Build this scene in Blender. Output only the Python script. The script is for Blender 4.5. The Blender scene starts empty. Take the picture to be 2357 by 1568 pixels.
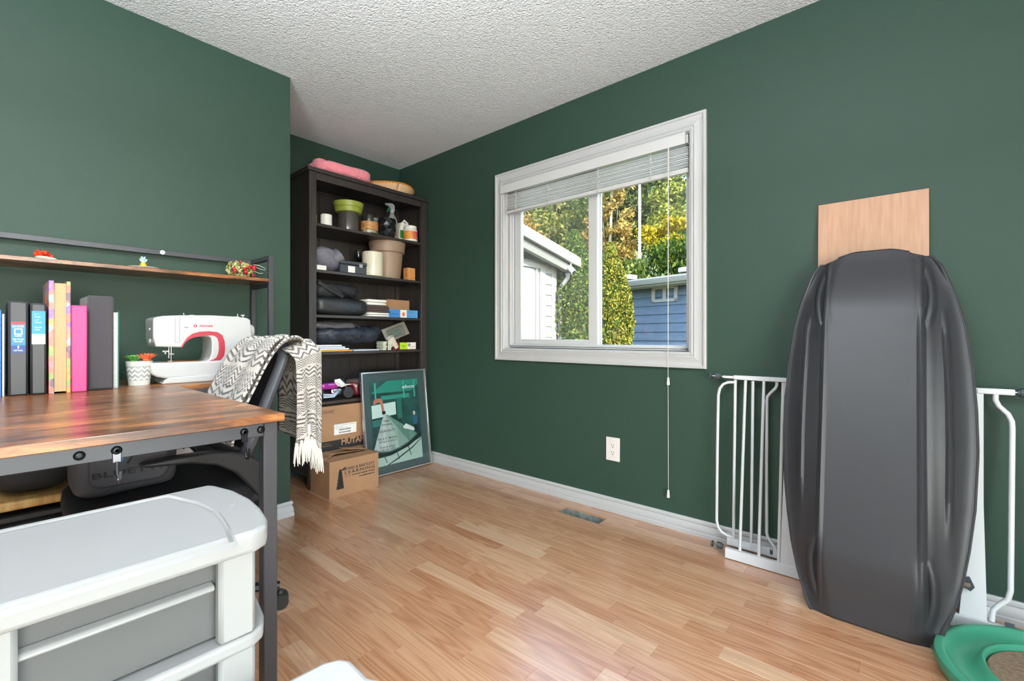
import bpy, bmesh, math, random
from mathutils import Vector, Matrix, noise
PI = math.pi
S = bpy.context.scene
COL = S.collection
# ---------------------------------------------------------------- camera
cam = bpy.data.cameras.new('camera'); camo = bpy.data.objects.new('camera', cam); COL.objects.link(camo)
camo.location = (0, 0, .935); camo.rotation_euler = (PI/2, 0, math.radians(40.94))
cam.sensor_width = 36; cam.lens = 36*1050/2357; cam.shift_y = -9/2357; cam.clip_start = .02; cam.clip_end = 300
S.camera = camo
# ---------------------------------------------------------------- sky, sun, large lights, exposure
w = bpy.data.worlds.new('world'); S.world = w; w.use_nodes = True
nt = w.node_tree; bg = nt.nodes['Background']
sky = nt.nodes.new('ShaderNodeTexSky'); sky.sky_type = 'NISHITA'; sky.sun_disc = False
sky.sun_elevation = math.radians(38); sky.sun_rotation = math.radians(115); sky.air_density = 1.0; sky.dust_density = 1.0
nt.links.new(sky.outputs[0], bg.inputs[0]); bg.inputs[1].default_value = 1.8
def light(name, kind, loc, energy, color=(1, 1, 1), direction=None, size=None, size_y=None, angle=None):
    d = bpy.data.lights.new(name, kind); d.energy = energy; d.color = color
    if kind == 'AREA':
        d.shape = 'RECTANGLE'; d.size = size; d.size_y = size_y
    if angle is not None: d.angle = angle
    o = bpy.data.objects.new(name, d); COL.objects.link(o); o.location = loc
    if direction is not None: o.rotation_euler = Vector(direction).to_track_quat('-Z', 'Y').to_euler()
    return o
light('sun', 'SUN', (8, -6, 12), 17.0, (1, .91, .72), (-.80, .40, -.56), angle=.012)
# daylight entering through the patio door behind the camera (an added roof slab outside blocks the sun)
light('patio_door_daylight', 'AREA', (1.50, -.15, 1.12), 104, (.85, .95, 1), (-1, .05, .06), 2.0, 1.9)
# fill lamp added behind the camera to brighten the room off the ceiling
light('ceiling_bounce_fill', 'AREA', (-.52, -.40, 1.745), 250, (.86, .94, 1), (.05, .05, 1), .36, .36)
S.view_settings.view_transform = 'Standard'; S.view_settings.look = 'None'; S.view_settings.exposure = -.12; S.view_settings.gamma = 1
S.view_settings.use_curve_mapping = False

# ---------------------------------------------------------------- helpers
W = {}
def lin(c):
    c = c/255
    return c/12.92 if c <= .04045 else ((c+.055)/1.055)**2.4
def L3(c): return (lin(c[0]), lin(c[1]), lin(c[2]), 1)
MATS = {}
def mat(name, col=(128,128,128), rough=.5, metal=0, spec=.5, bump=None, var=None, coat=0, trans=0, sheen=0, ior=1.45):
    """plain principled with optional noise colour variation var=(scale, other colour, stretch) and bump=(scale, strength, distance)"""
    if name in MATS: return MATS[name]
    m = bpy.data.materials.new(name); m.use_nodes = True; MATS[name] = m
    N = m.node_tree.nodes; K = m.node_tree.links; b = N['Principled BSDF']
    b.inputs['Base Color'].default_value = L3(col); b.inputs['Roughness'].default_value = rough
    b.inputs['Metallic'].default_value = metal; b.inputs['Specular IOR Level'].default_value = spec
    b.inputs['Coat Weight'].default_value = coat; b.inputs['Transmission Weight'].default_value = trans; b.inputs['IOR'].default_value = ior
    if sheen: b.inputs['Sheen Weight'].default_value = sheen
    if var or bump: tc = N.new('ShaderNodeTexCoord')
    if var:
        mp = N.new('ShaderNodeMapping'); mp.inputs['Scale'].default_value = var[2] if len(var) > 2 else (1, 1, 1)
        K.new(tc.outputs['Object'], mp.inputs[0])
        n = N.new('ShaderNodeTexNoise'); n.inputs['Scale'].default_value = var[0]; n.inputs['Detail'].default_value = 4
        K.new(mp.outputs[0], n.inputs[0])
        r = N.new('ShaderNodeValToRGB'); r.color_ramp.elements[0].position = .35; r.color_ramp.elements[1].position = .65
        r.color_ramp.elements[0].color = L3(col); r.color_ramp.elements[1].color = L3(var[1])
        K.new(n.outputs[0], r.inputs[0]); K.new(r.outputs[0], b.inputs['Base Color'])
    if bump:
        n = N.new('ShaderNodeTexNoise'); n.inputs['Scale'].default_value = bump[0]; n.inputs['Detail'].default_value = 3
        K.new(tc.outputs['Object'], n.inputs[0])
        u = N.new('ShaderNodeBump'); u.inputs['Strength'].default_value = bump[1]; u.inputs['Distance'].default_value = bump[2]
        K.new(n.outputs[0], u.inputs['Height']); K.new(u.outputs[0], b.inputs['Normal'])
    return m
class G:
    """tiny node-graph helper"""
    def __init__(s, name):
        s.m = bpy.data.materials.new(name); s.m.use_nodes = True; MATS[name] = s.m
        s.N = s.m.node_tree.nodes; s.K = s.m.node_tree.links; s.b = s.N['Principled BSDF']; s.out = s.N['Material Output']
    def n(s, t, ins=None, **kw):
        x = s.N.new(t)
        for k, v in kw.items(): setattr(x, k, v)
        for k, v in (ins or {}).items(): s.set(x.inputs[k], v)
        return x
    def set(s, sock, v):
        if hasattr(v, 'is_linked') or hasattr(v, 'links'): s.K.new(v, sock)
        elif hasattr(v, 'outputs'): s.K.new(v.outputs[0], sock)
        else: sock.default_value = v
    def math(s, op, a, b=None, c=None):
        x = s.N.new('ShaderNodeMath'); x.operation = op
        for i, v in enumerate((a, b, c)):
            if v is not None: s.set(x.inputs[i], v)
        return x.outputs[0]
    def mix(s, f, a, b):
        x = s.N.new('ShaderNodeMix'); x.data_type = 'RGBA'
        s.set(x.inputs['Factor'], f); s.set(x.inputs[6], a); s.set(x.inputs[7], b)
        return x.outputs[2]
    def ramp(s, f, stops, interp='LINEAR'):
        x = s.N.new('ShaderNodeValToRGB'); r = x.color_ramp; r.interpolation = interp
        while len(r.elements) < len(stops): r.elements.new(.5)
        for e, (p, c) in zip(r.elements, stops): e.position = p; e.color = L3(c)
        s.set(x.inputs[0], f); return x.outputs[0]
    def bump(s, h, strength, dist):
        x = s.n('ShaderNodeBump', {'Strength': strength, 'Distance': dist, 'Height': h}); s.K.new(x.outputs[0], s.b.inputs['Normal'])

class MB:
    def __init__(s): s.v = []; s.f = []; s.uv = None; s.mi = []; s.cur = 0
    def add(s, vs, fs, uvs=None):
        o = len(s.v); s.v += [tuple(p) for p in vs]; s.f += [tuple(i+o for i in f) for f in fs]; s.mi += [s.cur]*len(fs)
        if uvs is not None:
            if s.uv is None: s.uv = [(0, 0)]*o
            s.uv += uvs
        elif s.uv is not None: s.uv += [(0, 0)]*len(vs)
        return s
    def box(s, x0, x1, y0, y1, z0, z1, b=0, M=None):
        if b <= 0:
            vs = [(x, y, z) for z in (z0, z1) for y in (y0, y1) for x in (x0, x1)]
            fs = [(0,2,3,1),(4,5,7,6),(0,1,5,4),(2,6,7,3),(0,4,6,2),(1,3,7,5)]
        else:
            b = min(b, abs(x1-x0)*.45, abs(y1-y0)*.45, abs(z1-z0)*.45)
            X = (x0, x1); Y = (y0, y1); Z = (z0, z1); vs = []; idx = {}
            for i in (0,1):
                for j in (0,1):
                    for k in (0,1):
                        sx = b if i == 0 else -b; sy = b if j == 0 else -b; sz = b if k == 0 else -b
                        for a, p in (('x', (X[i], Y[j]+sy, Z[k]+sz)), ('y', (X[i]+sx, Y[j], Z[k]+sz)), ('z', (X[i]+sx, Y[j]+sy, Z[k]))):
                            idx[i,j,k,a] = len(vs); vs.append(p)
            I = lambda i,j,k,a: idx[i,j,k,a]
            fs = [(I(0,0,0,'x'),I(0,0,1,'x'),I(0,1,1,'x'),I(0,1,0,'x')),(I(1,0,0,'x'),I(1,1,0,'x'),I(1,1,1,'x'),I(1,0,1,'x')),
                  (I(0,0,0,'y'),I(1,0,0,'y'),I(1,0,1,'y'),I(0,0,1,'y')),(I(0,1,0,'y'),I(0,1,1,'y'),I(1,1,1,'y'),I(1,1,0,'y')),
                  (I(0,0,0,'z'),I(0,1,0,'z'),I(1,1,0,'z'),I(1,0,0,'z')),(I(0,0,1,'z'),I(1,0,1,'z'),I(1,1,1,'z'),I(0,1,1,'z'))]
            for j in (0,1):
                for k in (0,1): fs.append((I(0,j,k,'y'),I(1,j,k,'y'),I(1,j,k,'z'),I(0,j,k,'z')))
            for i in (0,1):
                for k in (0,1): fs.append((I(i,0,k,'x'),I(i,1,k,'x'),I(i,1,k,'z'),I(i,0,k,'z')))
            for i in (0,1):
                for j in (0,1): fs.append((I(i,j,0,'x'),I(i,j,1,'x'),I(i,j,1,'y'),I(i,j,0,'y')))
            for i in (0,1):
                for j in (0,1):
                    for k in (0,1): fs.append((I(i,j,k,'x'),I(i,j,k,'y'),I(i,j,k,'z')))
        if M is not None: vs = [M @ Vector(p) for p in vs]
        return s.add(vs, fs)
    def tube(s, pts, r, n=8, caps=True, flat=1, up=None):
        """sweep; r number or list; flat squashes the section along its second axis"""
        P = [Vector(p) for p in pts]; rs = r if isinstance(r, (list, tuple)) else [r]*len(P)
        T = []
        for i in range(len(P)):
            a = P[max(i-1, 0)]; b = P[min(i+1, len(P)-1)]; t = (b-a)
            T.append(t.normalized() if t.length > 1e-9 else Vector((0,0,1)))
        u = Vector(up) if up else (Vector((0,0,1)) if abs(T[0].z) < .9 else Vector((1,0,0)))
        vs = []
        for i, p in enumerate(P):
            u = (u - T[i]*u.dot(T[i]))
            u = u.normalized() if u.length > 1e-6 else T[i].orthogonal().normalized()
            w_ = T[i].cross(u)
            for k in range(n):
                a = 2*PI*k/n
                vs.append(p + (w_*math.cos(a) + u*math.sin(a)*flat)*rs[i])
        fs = [(i*n+k, i*n+(k+1) % n, (i+1)*n+(k+1) % n, (i+1)*n+k) for i in range(len(P)-1) for k in range(n)]
        if caps:
            fs.append(tuple(range(n-1, -1, -1))); fs.append(tuple((len(P)-1)*n+k for k in range(n)))
        return s.add(vs, fs)
    def cyl(s, p0, p1, r0, r1=None, n=16): return s.tube([p0, p1], [r0, r0 if r1 is None else r1], n)
    def lathe(s, prof, c=(0,0,0), n=24, M=None, a0=0, sx=1, sy=1):
        vs = []; fs = []
        for r, z in prof:
            for k in range(n):
                a = a0+2*PI*k/n; vs.append(Vector((r*math.cos(a)*sx, r*math.sin(a)*sy, z)))
        for i in range(len(prof)-1):
            for k in range(n): fs.append((i*n+k, i*n+(k+1) % n, (i+1)*n+(k+1) % n, (i+1)*n+k))
        if prof[0][0] > 1e-5: fs.append(tuple(range(n-1, -1, -1)))
        if prof[-1][0] > 1e-5: fs.append(tuple((len(prof)-1)*n+k for k in range(n)))
        c = Vector(c); vs = [(M @ p if M is not None else p)+c for p in vs]
        return s.add(vs, fs)
    def prism(s, poly, fn, d0, d1):
        """poly of (a,b); fn(a,b,d)->xyz"""
        n = len(poly)
        vs = [fn(a, b, d0) for a, b in poly]+[fn(a, b, d1) for a, b in poly]
        fs = [tuple(range(n-1, -1, -1)), tuple(range(n, 2*n))]+[(i, (i+1) % n, n+(i+1) % n, n+i) for i in range(n)]
        return s.add(vs, fs)
    def grid(s, fn, nu, nv, wrapu=False):
        vs = []; uvs = []
        for j in range(nv+1):
            for i in range(nu+(0 if wrapu else 1)):
                vs.append(fn(i/nu, j/nv)); uvs.append((i/nu, j/nv))
        q = nu if wrapu else nu+1; fs = []
        for j in range(nv):
            for i in range(nu):
                i2 = (i+1) % q if wrapu else i+1
                fs.append((j*q+i, j*q+i2, (j+1)*q+i2, (j+1)*q+i))
        return s.add(vs, fs, uvs)
    def ball(s, c, r, nu=12, nv=8, M=None):
        if not isinstance(r, (tuple, list)): r = (r, r, r)
        c = Vector(c)
        def fn(u, v):
            a = 2*PI*u; t = PI*(v-.5)
            p = Vector((r[0]*math.cos(t)*math.cos(a), r[1]*math.cos(t)*math.sin(a), r[2]*math.sin(t)))
            return c+(M @ p if M is not None else p)
        return s.grid(fn, nu, nv, True)
    def blob(s, c, size, seed=0, amp=.1, freq=6, e=.45, nu=28, nv=18, flatbase=True, M=None):
        """soft lump: super-ellipsoid with noise folds"""
        c = Vector(c); sg = lambda x, p: math.copysign(abs(x)**p, x)
        def fn(u, v):
            a = 2*PI*u; t = PI*(v-.5)
            d = Vector((sg(math.cos(t), e)*sg(math.cos(a), e), sg(math.cos(t), e)*sg(math.sin(a), e), sg(math.sin(t), e)))
            p = Vector((d.x*size[0]/2, d.y*size[1]/2, d.z*size[2]/2))
            q = p*freq+Vector((seed*7.3, seed*3.1, seed*1.7))
            k = noise.noise(q)+.5*noise.noise(q*2.3)-abs(noise.noise(q*1.4))*.8
            p = p*(1+amp*k)
            if flatbase: p.z = max(p.z, -size[2]/2)
            return c+(M @ p if M is not None else p)
        return s.grid(fn, nu, nv, True)
    def build(s, name, m, parent=None, local=False, smooth=40, kind=None):
        me = bpy.data.meshes.new(name); me.from_pydata(s.v, [], s.f); 
        for x in (m if isinstance(m, (list, tuple)) else [m]): me.materials.append(x)
        if isinstance(m, (list, tuple)): me.polygons.foreach_set('material_index', s.mi)
        bm = bmesh.new(); bm.from_mesh(me); bmesh.ops.remove_doubles(bm, verts=bm.verts, dist=1e-6) if s.uv is None else None
        bmesh.ops.recalc_face_normals(bm, faces=bm.faces)
        bm.to_mesh(me); bm.free()
        if s.uv is not None:
            l = me.uv_layers.new(name='UVMap')
            for lp in me.loops: l.data[lp.index].uv = s.uv[lp.vertex_index]
        if smooth:
            me.shade_smooth(); me.set_sharp_from_angle(angle=math.radians(smooth))
        return link(name, me, parent, local, kind)
def link(name, me, parent=None, local=False, kind=None, M=None):
    o = bpy.data.objects.new(name, me); COL.objects.link(o)
    base = W.get(parent, Matrix.Identity(4)) if parent else Matrix.Identity(4)
    if parent:
        o.parent = parent
        if not local: o.matrix_parent_inverse = base.inverted()
    if M is not None: o.matrix_basis = M
    W[o] = (base if local else Matrix.Identity(4)) @ (M if M is not None else Matrix.Identity(4))
    if kind: o['kind'] = kind
    return o
def tag(o, label, cat, group=None):
    o['label'] = label; o['category'] = cat
    if group: o['group'] = group
    return o
def struct(o): o['kind'] = 'structure'; return o
def thing(name, label, cat, loc=(0,0,0), rz=0, group=None, M=None):
    o = bpy.data.objects.new(name, None); COL.objects.link(o); o.empty_display_size = .05
    M = M if M is not None else Matrix.Translation(loc) @ Matrix.Rotation(rz, 4, 'Z')
    o.matrix_world = M; W[o] = M
    return tag(o, label, cat, group)
def frame(o, x, y):
    """matrix from origin, right and up vectors"""
    x = Vector(x).normalized(); y = Vector(y); y = (y-x*y.dot(x)).normalized(); z = x.cross(y)
    M = Matrix((x, y, z)).transposed().to_4x4(); M.translation = Vector(o); return M
def text(name, s, m, M, parent=None, local=False, w=None, h=.01, ext=.0002, bold=0, align='LEFT', sp=1):
    """flat printed lettering in the XY plane of M, cap height about h, fitted to width w"""
    c = bpy.data.curves.new('t', 'FONT'); c.body = s; c.size = h*1.42; c.extrude = ext; c.offset = bold; c.resolution_u = 2; c.space_character = sp
    c.align_x = 'LEFT'
    t = bpy.data.objects.new('t', c); COL.objects.link(t); bpy.context.view_layer.update()
    me = bpy.data.meshes.new_from_object(t.evaluated_get(bpy.context.evaluated_depsgraph_get())); bpy.data.objects.remove(t)
    xs = [v.co.x for v in me.vertices]
    if xs:
        x0, x1 = min(xs), max(xs); k = (w/(x1-x0)) if w else 1; W_ = (x1-x0)*k
        off = {'LEFT': 0, 'CENTER': -W_/2, 'RIGHT': -W_}[align]
        for v in me.vertices: v.co.x = (v.co.x-x0)*k+off
    me.materials.clear(); me.materials.append(m); me.name = name
    return link(name, me, parent, local, M=M)
def copy_tree(o, parent=None):
    c = o.copy(); COL.objects.link(c)
    if parent: c.parent = parent
    W[c] = W.get(o)
    for ch in list(o.children): copy_tree(ch, c)
    return c
def arc(c, r, a0, a1, n, fn):
    return [fn(c[0]+r*math.cos(math.radians(a0+(a1-a0)*i/n)), c[1]+r*math.sin(math.radians(a0+(a1-a0)*i/n))) for i in range(n+1)]
def rrect(x0, x1, y0, y1, r, n=5):
    P = []
    for cx, cy, a in ((x1-r, y0+r, -90), (x1-r, y1-r, 0), (x0+r, y1-r, 90), (x0+r, y0+r, 180)):
        P += [(cx+r*math.cos(math.radians(a+90*i/n)), cy+r*math.sin(math.radians(a+90*i/n))) for i in range(n+1)]
    return P
# ---------------------------------------------------------------- setting materials
def wall_mat():
    g = G('green_wall_paint'); tc = g.n('ShaderNodeTexCoord')
    n = g.n('ShaderNodeTexNoise', {'Vector': tc.outputs['Object'], 'Scale': 170., 'Detail': 3.})
    n2 = g.n('ShaderNodeTexNoise', {'Vector': tc.outputs['Object'], 'Scale': 2.2, 'Detail': 4.})
    c = g.mix(n2, L3((40, 63, 52)), L3((42, 65, 54)))
    g.set(g.b.inputs['Base Color'], c); g.b.inputs['Roughness'].default_value = .55; g.b.inputs['Specular IOR Level'].default_value = .35
    g.bump(n.outputs[0], .25, .002); return g.m
def ceiling_mat():
    g = G('popcorn_ceiling'); tc = g.n('ShaderNodeTexCoord')
    n = g.n('ShaderNodeTexNoise', {'Vector': tc.outputs['Object'], 'Scale': 85., 'Detail': 5., 'Roughness': .65})
    v = g.n('ShaderNodeTexVoronoi', {'Vector': tc.outputs['Object'], 'Scale': 130.})
    h = g.math('SUBTRACT', n.outputs[0], g.math('MULTIPLY', v.outputs[0], .5))
    g.b.inputs['Base Color'].default_value = L3((238, 238, 238)); g.b.inputs['Roughness'].default_value = .85; g.b.inputs['Specular IOR Level'].default_value = .2
    g.bump(h, 1.0, .011); return g.m
def laminate():
    g = G('oak_laminate'); tc = g.n('ShaderNodeTexCoord'); oi = g.n('ShaderNodeObjectInfo'); ge = g.n('ShaderNodeNewGeometry')
    rnd = g.math('FRACT', g.math('ADD', oi.outputs['Random'], g.math('MULTIPLY', ge.outputs['Random Per Island'], 7.31)))
    off = g.n('ShaderNodeCombineXYZ', {0: g.math('MULTIPLY', rnd, 31.), 1: g.math('MULTIPLY', rnd, 17.), 2: g.math('MULTIPLY', rnd, 9.)})
    add = g.n('ShaderNodeVectorMath', {0: tc.outputs['Object'], 1: off.outputs[0]}, operation='ADD')
    st = g.n('ShaderNodeMapping', {0: add.outputs[0], 'Scale': (2.2, 26, 1)})
    warp = g.n('ShaderNodeTexNoise', {'Vector': st.outputs[0], 'Scale': .55, 'Detail': 2.})
    # cathedral grain: distorted bands along the strip
    st2 = g.n('ShaderNodeMapping', {0: add.outputs[0], 'Scale': (1.1, 15, 1)})
    big = g.n('ShaderNodeTexNoise', {'Vector': st2.outputs[0], 'Scale': 1., 'Detail': 1.5, 'Distortion': .5})
    ring = g.math('FRACT', g.math('MULTIPLY', big.outputs[0], 12.))
    ring = g.math('ABSOLUTE', g.math('SUBTRACT', ring, .5))
    st3 = g.n('ShaderNodeMapping', {0: add.outputs[0], 'Scale': (4, 260, 1)})
    fine = g.n('ShaderNodeTexNoise', {'Vector': st3.outputs[0], 'Scale': 1., 'Detail': 3.})
    f = g.math('ADD', g.math('MULTIPLY', ring, 1.0), g.math('MULTIPLY', fine.outputs[0], .5))
    grain = g.ramp(f, [(.16, (126, 80, 54)), (.34, (166, 116, 82)), (.55, (192, 144, 108)), (.8, (212, 172, 138))])
    tone = g.ramp(rnd, [(0, (164, 108, 72)), (.25, (182, 130, 94)), (.55, (188, 140, 104)), (.8, (202, 158, 122)), (1, (220, 186, 152))])
    c = g.mix(.58, grain, tone)
    g.set(g.b.inputs['Base Color'], c); g.b.inputs['Roughness'].default_value = .32; g.b.inputs['Specular IOR Level'].default_value = .6
    g.b.inputs['Coat Weight'].default_value = 1; g.b.inputs['Coat Roughness'].default_value = .24; g.b.inputs['Coat IOR'].default_value = 1.6
    g.bump(fine.outputs[0], .06, .001); return g.m
WALL = wall_mat(); CEIL = ceiling_mat(); LAM = laminate()
WHITE = mat('white_trim_paint', (182, 182, 182), .38)
VINYL = mat('white_vinyl', (196, 196, 196), .35)
SUB = mat('subfloor', (70, 55, 42), .8, bump=(40, .2, .003))
DUCT = mat('galvanised_duct', (150, 154, 150), .5, .15, var=(25, (104, 110, 106)))
def glass_mat(name, tint=(250, 252, 251), ior=1.45, rough=.0, haze=0, hcol=(220, 222, 222)):
    g = G(name); N = g.N
    t = g.n('ShaderNodeBsdfTransparent', {'Color': L3(tint)}); gl = g.n('ShaderNodeBsdfGlossy', {'Roughness': rough})
    ge = g.n('ShaderNodeNewGeometry'); dt = g.n('ShaderNodeVectorMath', {0: ge.outputs['Incoming'], 1: ge.outputs['Normal']}, operation='DOT_PRODUCT'); f0 = ((ior-1)/(ior+1))**2
    sch = g.math('MULTIPLY_ADD', g.math('POWER', g.math('SUBTRACT', 1., g.math('ABSOLUTE', dt.outputs['Value'])), 5.), 1-f0, f0); mx = g.n('ShaderNodeMixShader')
    g.K.new(sch, mx.inputs[0]); g.K.new(t.outputs[0], mx.inputs[1]); g.K.new(gl.outputs[0], mx.inputs[2]); last = mx.outputs[0]
    if haze:
        df = g.n('ShaderNodeBsdfDiffuse', {'Color': L3(hcol)}); m2 = g.n('ShaderNodeMixShader', {0: haze})
        g.K.new(last, m2.inputs[1]); g.K.new(df.outputs[0], m2.inputs[2]); last = m2.outputs[0]
    g.K.new(last, g.out.inputs[0]); return g.m
PANE = glass_mat('window_glass'); SCREENED = glass_mat('dusty_window_glass', haze=.05)
# ---------------------------------------------------------------- room shell
D = 2.194; XN = -3.11; XL = -2.436; YE = 1.04; H = 2.286; XF = 1.60; YR = -1.60
OX0, OX1, OZ0, OZ1 = -1.965, -.777, .856, 1.912
b = MB()
b.box(XN-.15, OX0, D, D+.14, -.05, H); b.box(OX1, XF+.15, D, D+.14, -.05, H); b.box(OX0, OX1, D, D+.14, -.05, OZ0); b.box(OX0, OX1, D, D+.14, OZ1, H)
struct(b.build('wall_right', WALL, smooth=0))
struct(MB().box(XN, XL, YR, YE, -.05, H).build('wall_left', WALL, smooth=0))
struct(MB().box(XN-.15, XN, YR, D, -.05, H).build('wall_back', WALL, smooth=0))
b = MB(); b.box(XN, -1.2, YR-.15, YR, -.05, H); b.box(-.3, XF, YR-.15, YR, -.05, H); b.box(-1.2, -.3, YR-.15, YR, 2.1, H)
struct(b.build('wall_rear', WALL, smooth=0))
b = MB(); b.box(XF, XF+.15, YR-.15, -1.15, -.05, H); b.box(XF, XF+.15, .85, D, -.05, H); b.box(XF, XF+.15, -1.15, .85, 2.08, H)
struct(b.build('wall_front', WALL, smooth=0))
struct(MB().box(XN-.3, XF+.3, YR-.3, D+.3, H, H+.25).build('ceiling', CEIL, smooth=0))
# glazed patio door and plain door leaf that close the two openings behind the camera
pd = bpy.data.objects.new('window_2', None); COL.objects.link(pd); W[pd] = Matrix.Identity(4); struct(pd)
for y0, y1 in ((-1.15, -1.09), (-.18, -.12), (.79, .85)): MB().box(XF+.04, XF+.10, y0, y1, -.0, 2.08).build('stile', VINYL, pd)
for z0, z1 in ((0, .08), (2.0, 2.08)): MB().box(XF+.04, XF+.10, -1.09, .79, z0, z1).build('rail', VINYL, pd)
for y0, y1 in ((-1.09, -.18), (-.12, .79)): MB().box(XF+.065, XF+.07, y0, y1, .08, 2.0).build('pane', PANE, pd, smooth=0)
dr = struct(MB().box(-1.2, -.3, YR-.09, YR-.05, 0, 2.1).build('door_1', WHITE, smooth=0))
MB().ball((-.37, YR-.02, 1.0), .028).cyl((-.37, YR-.05, 1.0), (-.37, YR-.02, 1.0), .012).build('door_handle', mat('brass', (180, 150, 90), .3, 1), dr)
struct(MB().box(XF+.15, 7.0, -5.0, 3.2, 2.35, 2.47).build('roof', WHITE, smooth=0))  # unseen slab added to keep the sun out of the patio door
LB = mat('lamp_metal', (60, 60, 62), .4, .8)
fl = thing('fill_lamp', 'unseen fill lamp added behind the camera', 'lamp', (-.52, -.40, 0))  # invented stand and bowl for the added fill light
MB().lathe([(.13, 0), (.13, .012), (.02, .025), (.012, .05)], (-.52, -.40, 0), 24).build('base', LB, fl)
MB().cyl((-.52, -.40, .03), (-.52, -.40, 1.60), .011).build('pole', LB, fl)
MB().lathe([(.012, 1.58), (.05, 1.60), (.18, 1.65), (.265, 1.73), (.26, 1.73), (.175, 1.66), (.03, 1.62), (.0, 1.62)], (-.52, -.40, 0), 32).build('bowl', mat('lamp_bowl', (225, 222, 215), .5), fl)

# ---------------------------------------------------------------- floor with laminate strips and an open duct hole
VX0, VX1, VY0, VY1 = -1.420, -1.166, 2.002, 2.092
b = MB()
FX0, FX1, FY0, FY1 = XN, XF, YR-.05, D
q = .006
b.box(FX0, VX0-q, FY0, FY1, -.06, -.0081); b.box(VX1+q, FX1, FY0, FY1, -.06, -.0081); b.box(VX0-q, VX1+q, FY0, VY0-q, -.06, -.0081); b.box(VX0-q, VX1+q, VY1+q, FY1, -.06, -.0081)
FLOOR = struct(b.build('floor', SUB, smooth=0))
b = MB()
t = .004
b.box(VX0-t, VX0, VY0-t, VY1+t, -.14, -.008); b.box(VX1, VX1+t, VY0-t, VY1+t, -.14, -.008); b.box(VX0, VX1, VY0-t, VY0, -.14, -.008); b.box(VX0, VX1, VY1, VY1+t, -.14, -.008); b.box(VX0-t, VX1+t, VY0-t, VY1+t, -.144, -.14)
b.build('vent_duct', DUCT, FLOOR, smooth=0)
def plank_geo(mb, x0, x1, y0, y1):
    rects = [(x0, x1, y0, y1)]
    if x0 < VX1 and x1 > VX0 and y0 < VY1 and y1 > VY0:
        rects = []
        if x0 < VX0: rects.append((x0, VX0, y0, y1))
        if x1 > VX1: rects.append((VX1, x1, y0, y1))
        a, c = max(x0, VX0), min(x1, VX1)
        if y0 < VY0: rects.append((a, c, y0, VY0))
        if y1 > VY1: rects.append((a, c, VY1, y1))
    g = .00035
    for a, c, d, e in rects:
        if c-a < .003 or e-d < .003: continue
        vs = [(a+g*.5, d+g*.5, -.008), (c-g*.5, d+g*.5, -.008), (c-g*.5, e-g*.5, -.008), (a+g*.5, e-g*.5, -.008),
              (a+g*.5, d+g*.5, -.0004), (c-g*.5, d+g*.5, -.0004), (c-g*.5, e-g*.5, -.0004), (a+g*.5, e-g*.5, -.0004),
              (a+g*2, d+g*2, 0), (c-g*2, d+g*2, 0), (c-g*2, e-g*2, 0), (a+g*2, e-g*2, 0)]
        fs = [(8,9,10,11)]+[(i, (i+1) % 4, 4+(i+1) % 4, 4+i) for i in range(4)]+[(4+i, 4+(i+1) % 4, 8+(i+1) % 4, 8+i) for i in range(4)]
        mb.add(vs, fs)
R = random.Random(11)
PW = .0633; planks = []
rows = int((FY1-FY0)/PW)+2
board = 0
for k in range(rows):
    y1 = FY1-.003-k*PW+.03; y0 = y1-PW
    y1 = min(y1, FY1); y0 = max(y0, FY0)
    if y1-y0 < .006: continue
    x = FX0 + R.uniform(-.35, 0) if k % 3 else FX0-R.uniform(0, .3)
    while x < FX1:
        l = R.choice((.30, .34, .40, .46, .52, .60, .40, .36)); a, c = max(x, FX0), min(x+l, FX1); x += l
        if c-a > .004: planks.append((a, c, y0, y1))
def vis(p):
    cx, cy = (p[0]+p[1])/2, (p[2]+p[3])/2
    f = -.655*cx+.755*cy; r = .755*cx+.655*cy
    if f < .55 or abs(r) > 1.16*f+.15 or .935/f > .80: return 1e6
    if cx < -2.30 and cy < 1.05: return 5e5
    return f
planks.sort(key=vis)
rest = MB()
for i, p in enumerate(planks):
    if i < 298 and vis(p) < 1e5:
        m = MB(); plank_geo(m, *p); m.build('plank', LAM, FLOOR, smooth=0)
    else: plank_geo(rest, *p)
rest.build('planks_beyond_view', LAM, FLOOR, smooth=0, kind='stuff')

# ---------------------------------------------------------------- baseboards
BP = [(0, 0), (.015, 0), (.015, .017), (.012, .021), (.0135, .026), (.0115, .044), (.007, .052), (.0065, .056), (.0105, .061), (.0105, .070), (.007, .076), (0, .0765)]
def baseboard(name, axis, a0, a1, wall, sgn, mit0=0, mit1=0):
    m = MB(); n = len(BP); vs = []
    for e, mt in ((a0, mit0), (a1, mit1)):
        for d, z in BP:
            q = e+mt*d
            vs.append((q, wall+sgn*d, z) if axis == 'x' else (wall+sgn*d, q, z))
    m.add(vs, [tuple(range(n)), tuple(range(2*n-1, n-1, -1))]+[(i, (i+1) % n, n+(i+1) % n, n+i) for i in range(n)])
    return struct(m.build(name, WHITE, smooth=30))
baseboard('baseboard_right', 'x', -2.742, XF, D, -1)
baseboard('baseboard_left', 'y', YR, YE, XL, 1, 0, 1)
baseboard('baseboard_back', 'x', -2.70, XL, YE, 1, 0, 1)

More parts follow.
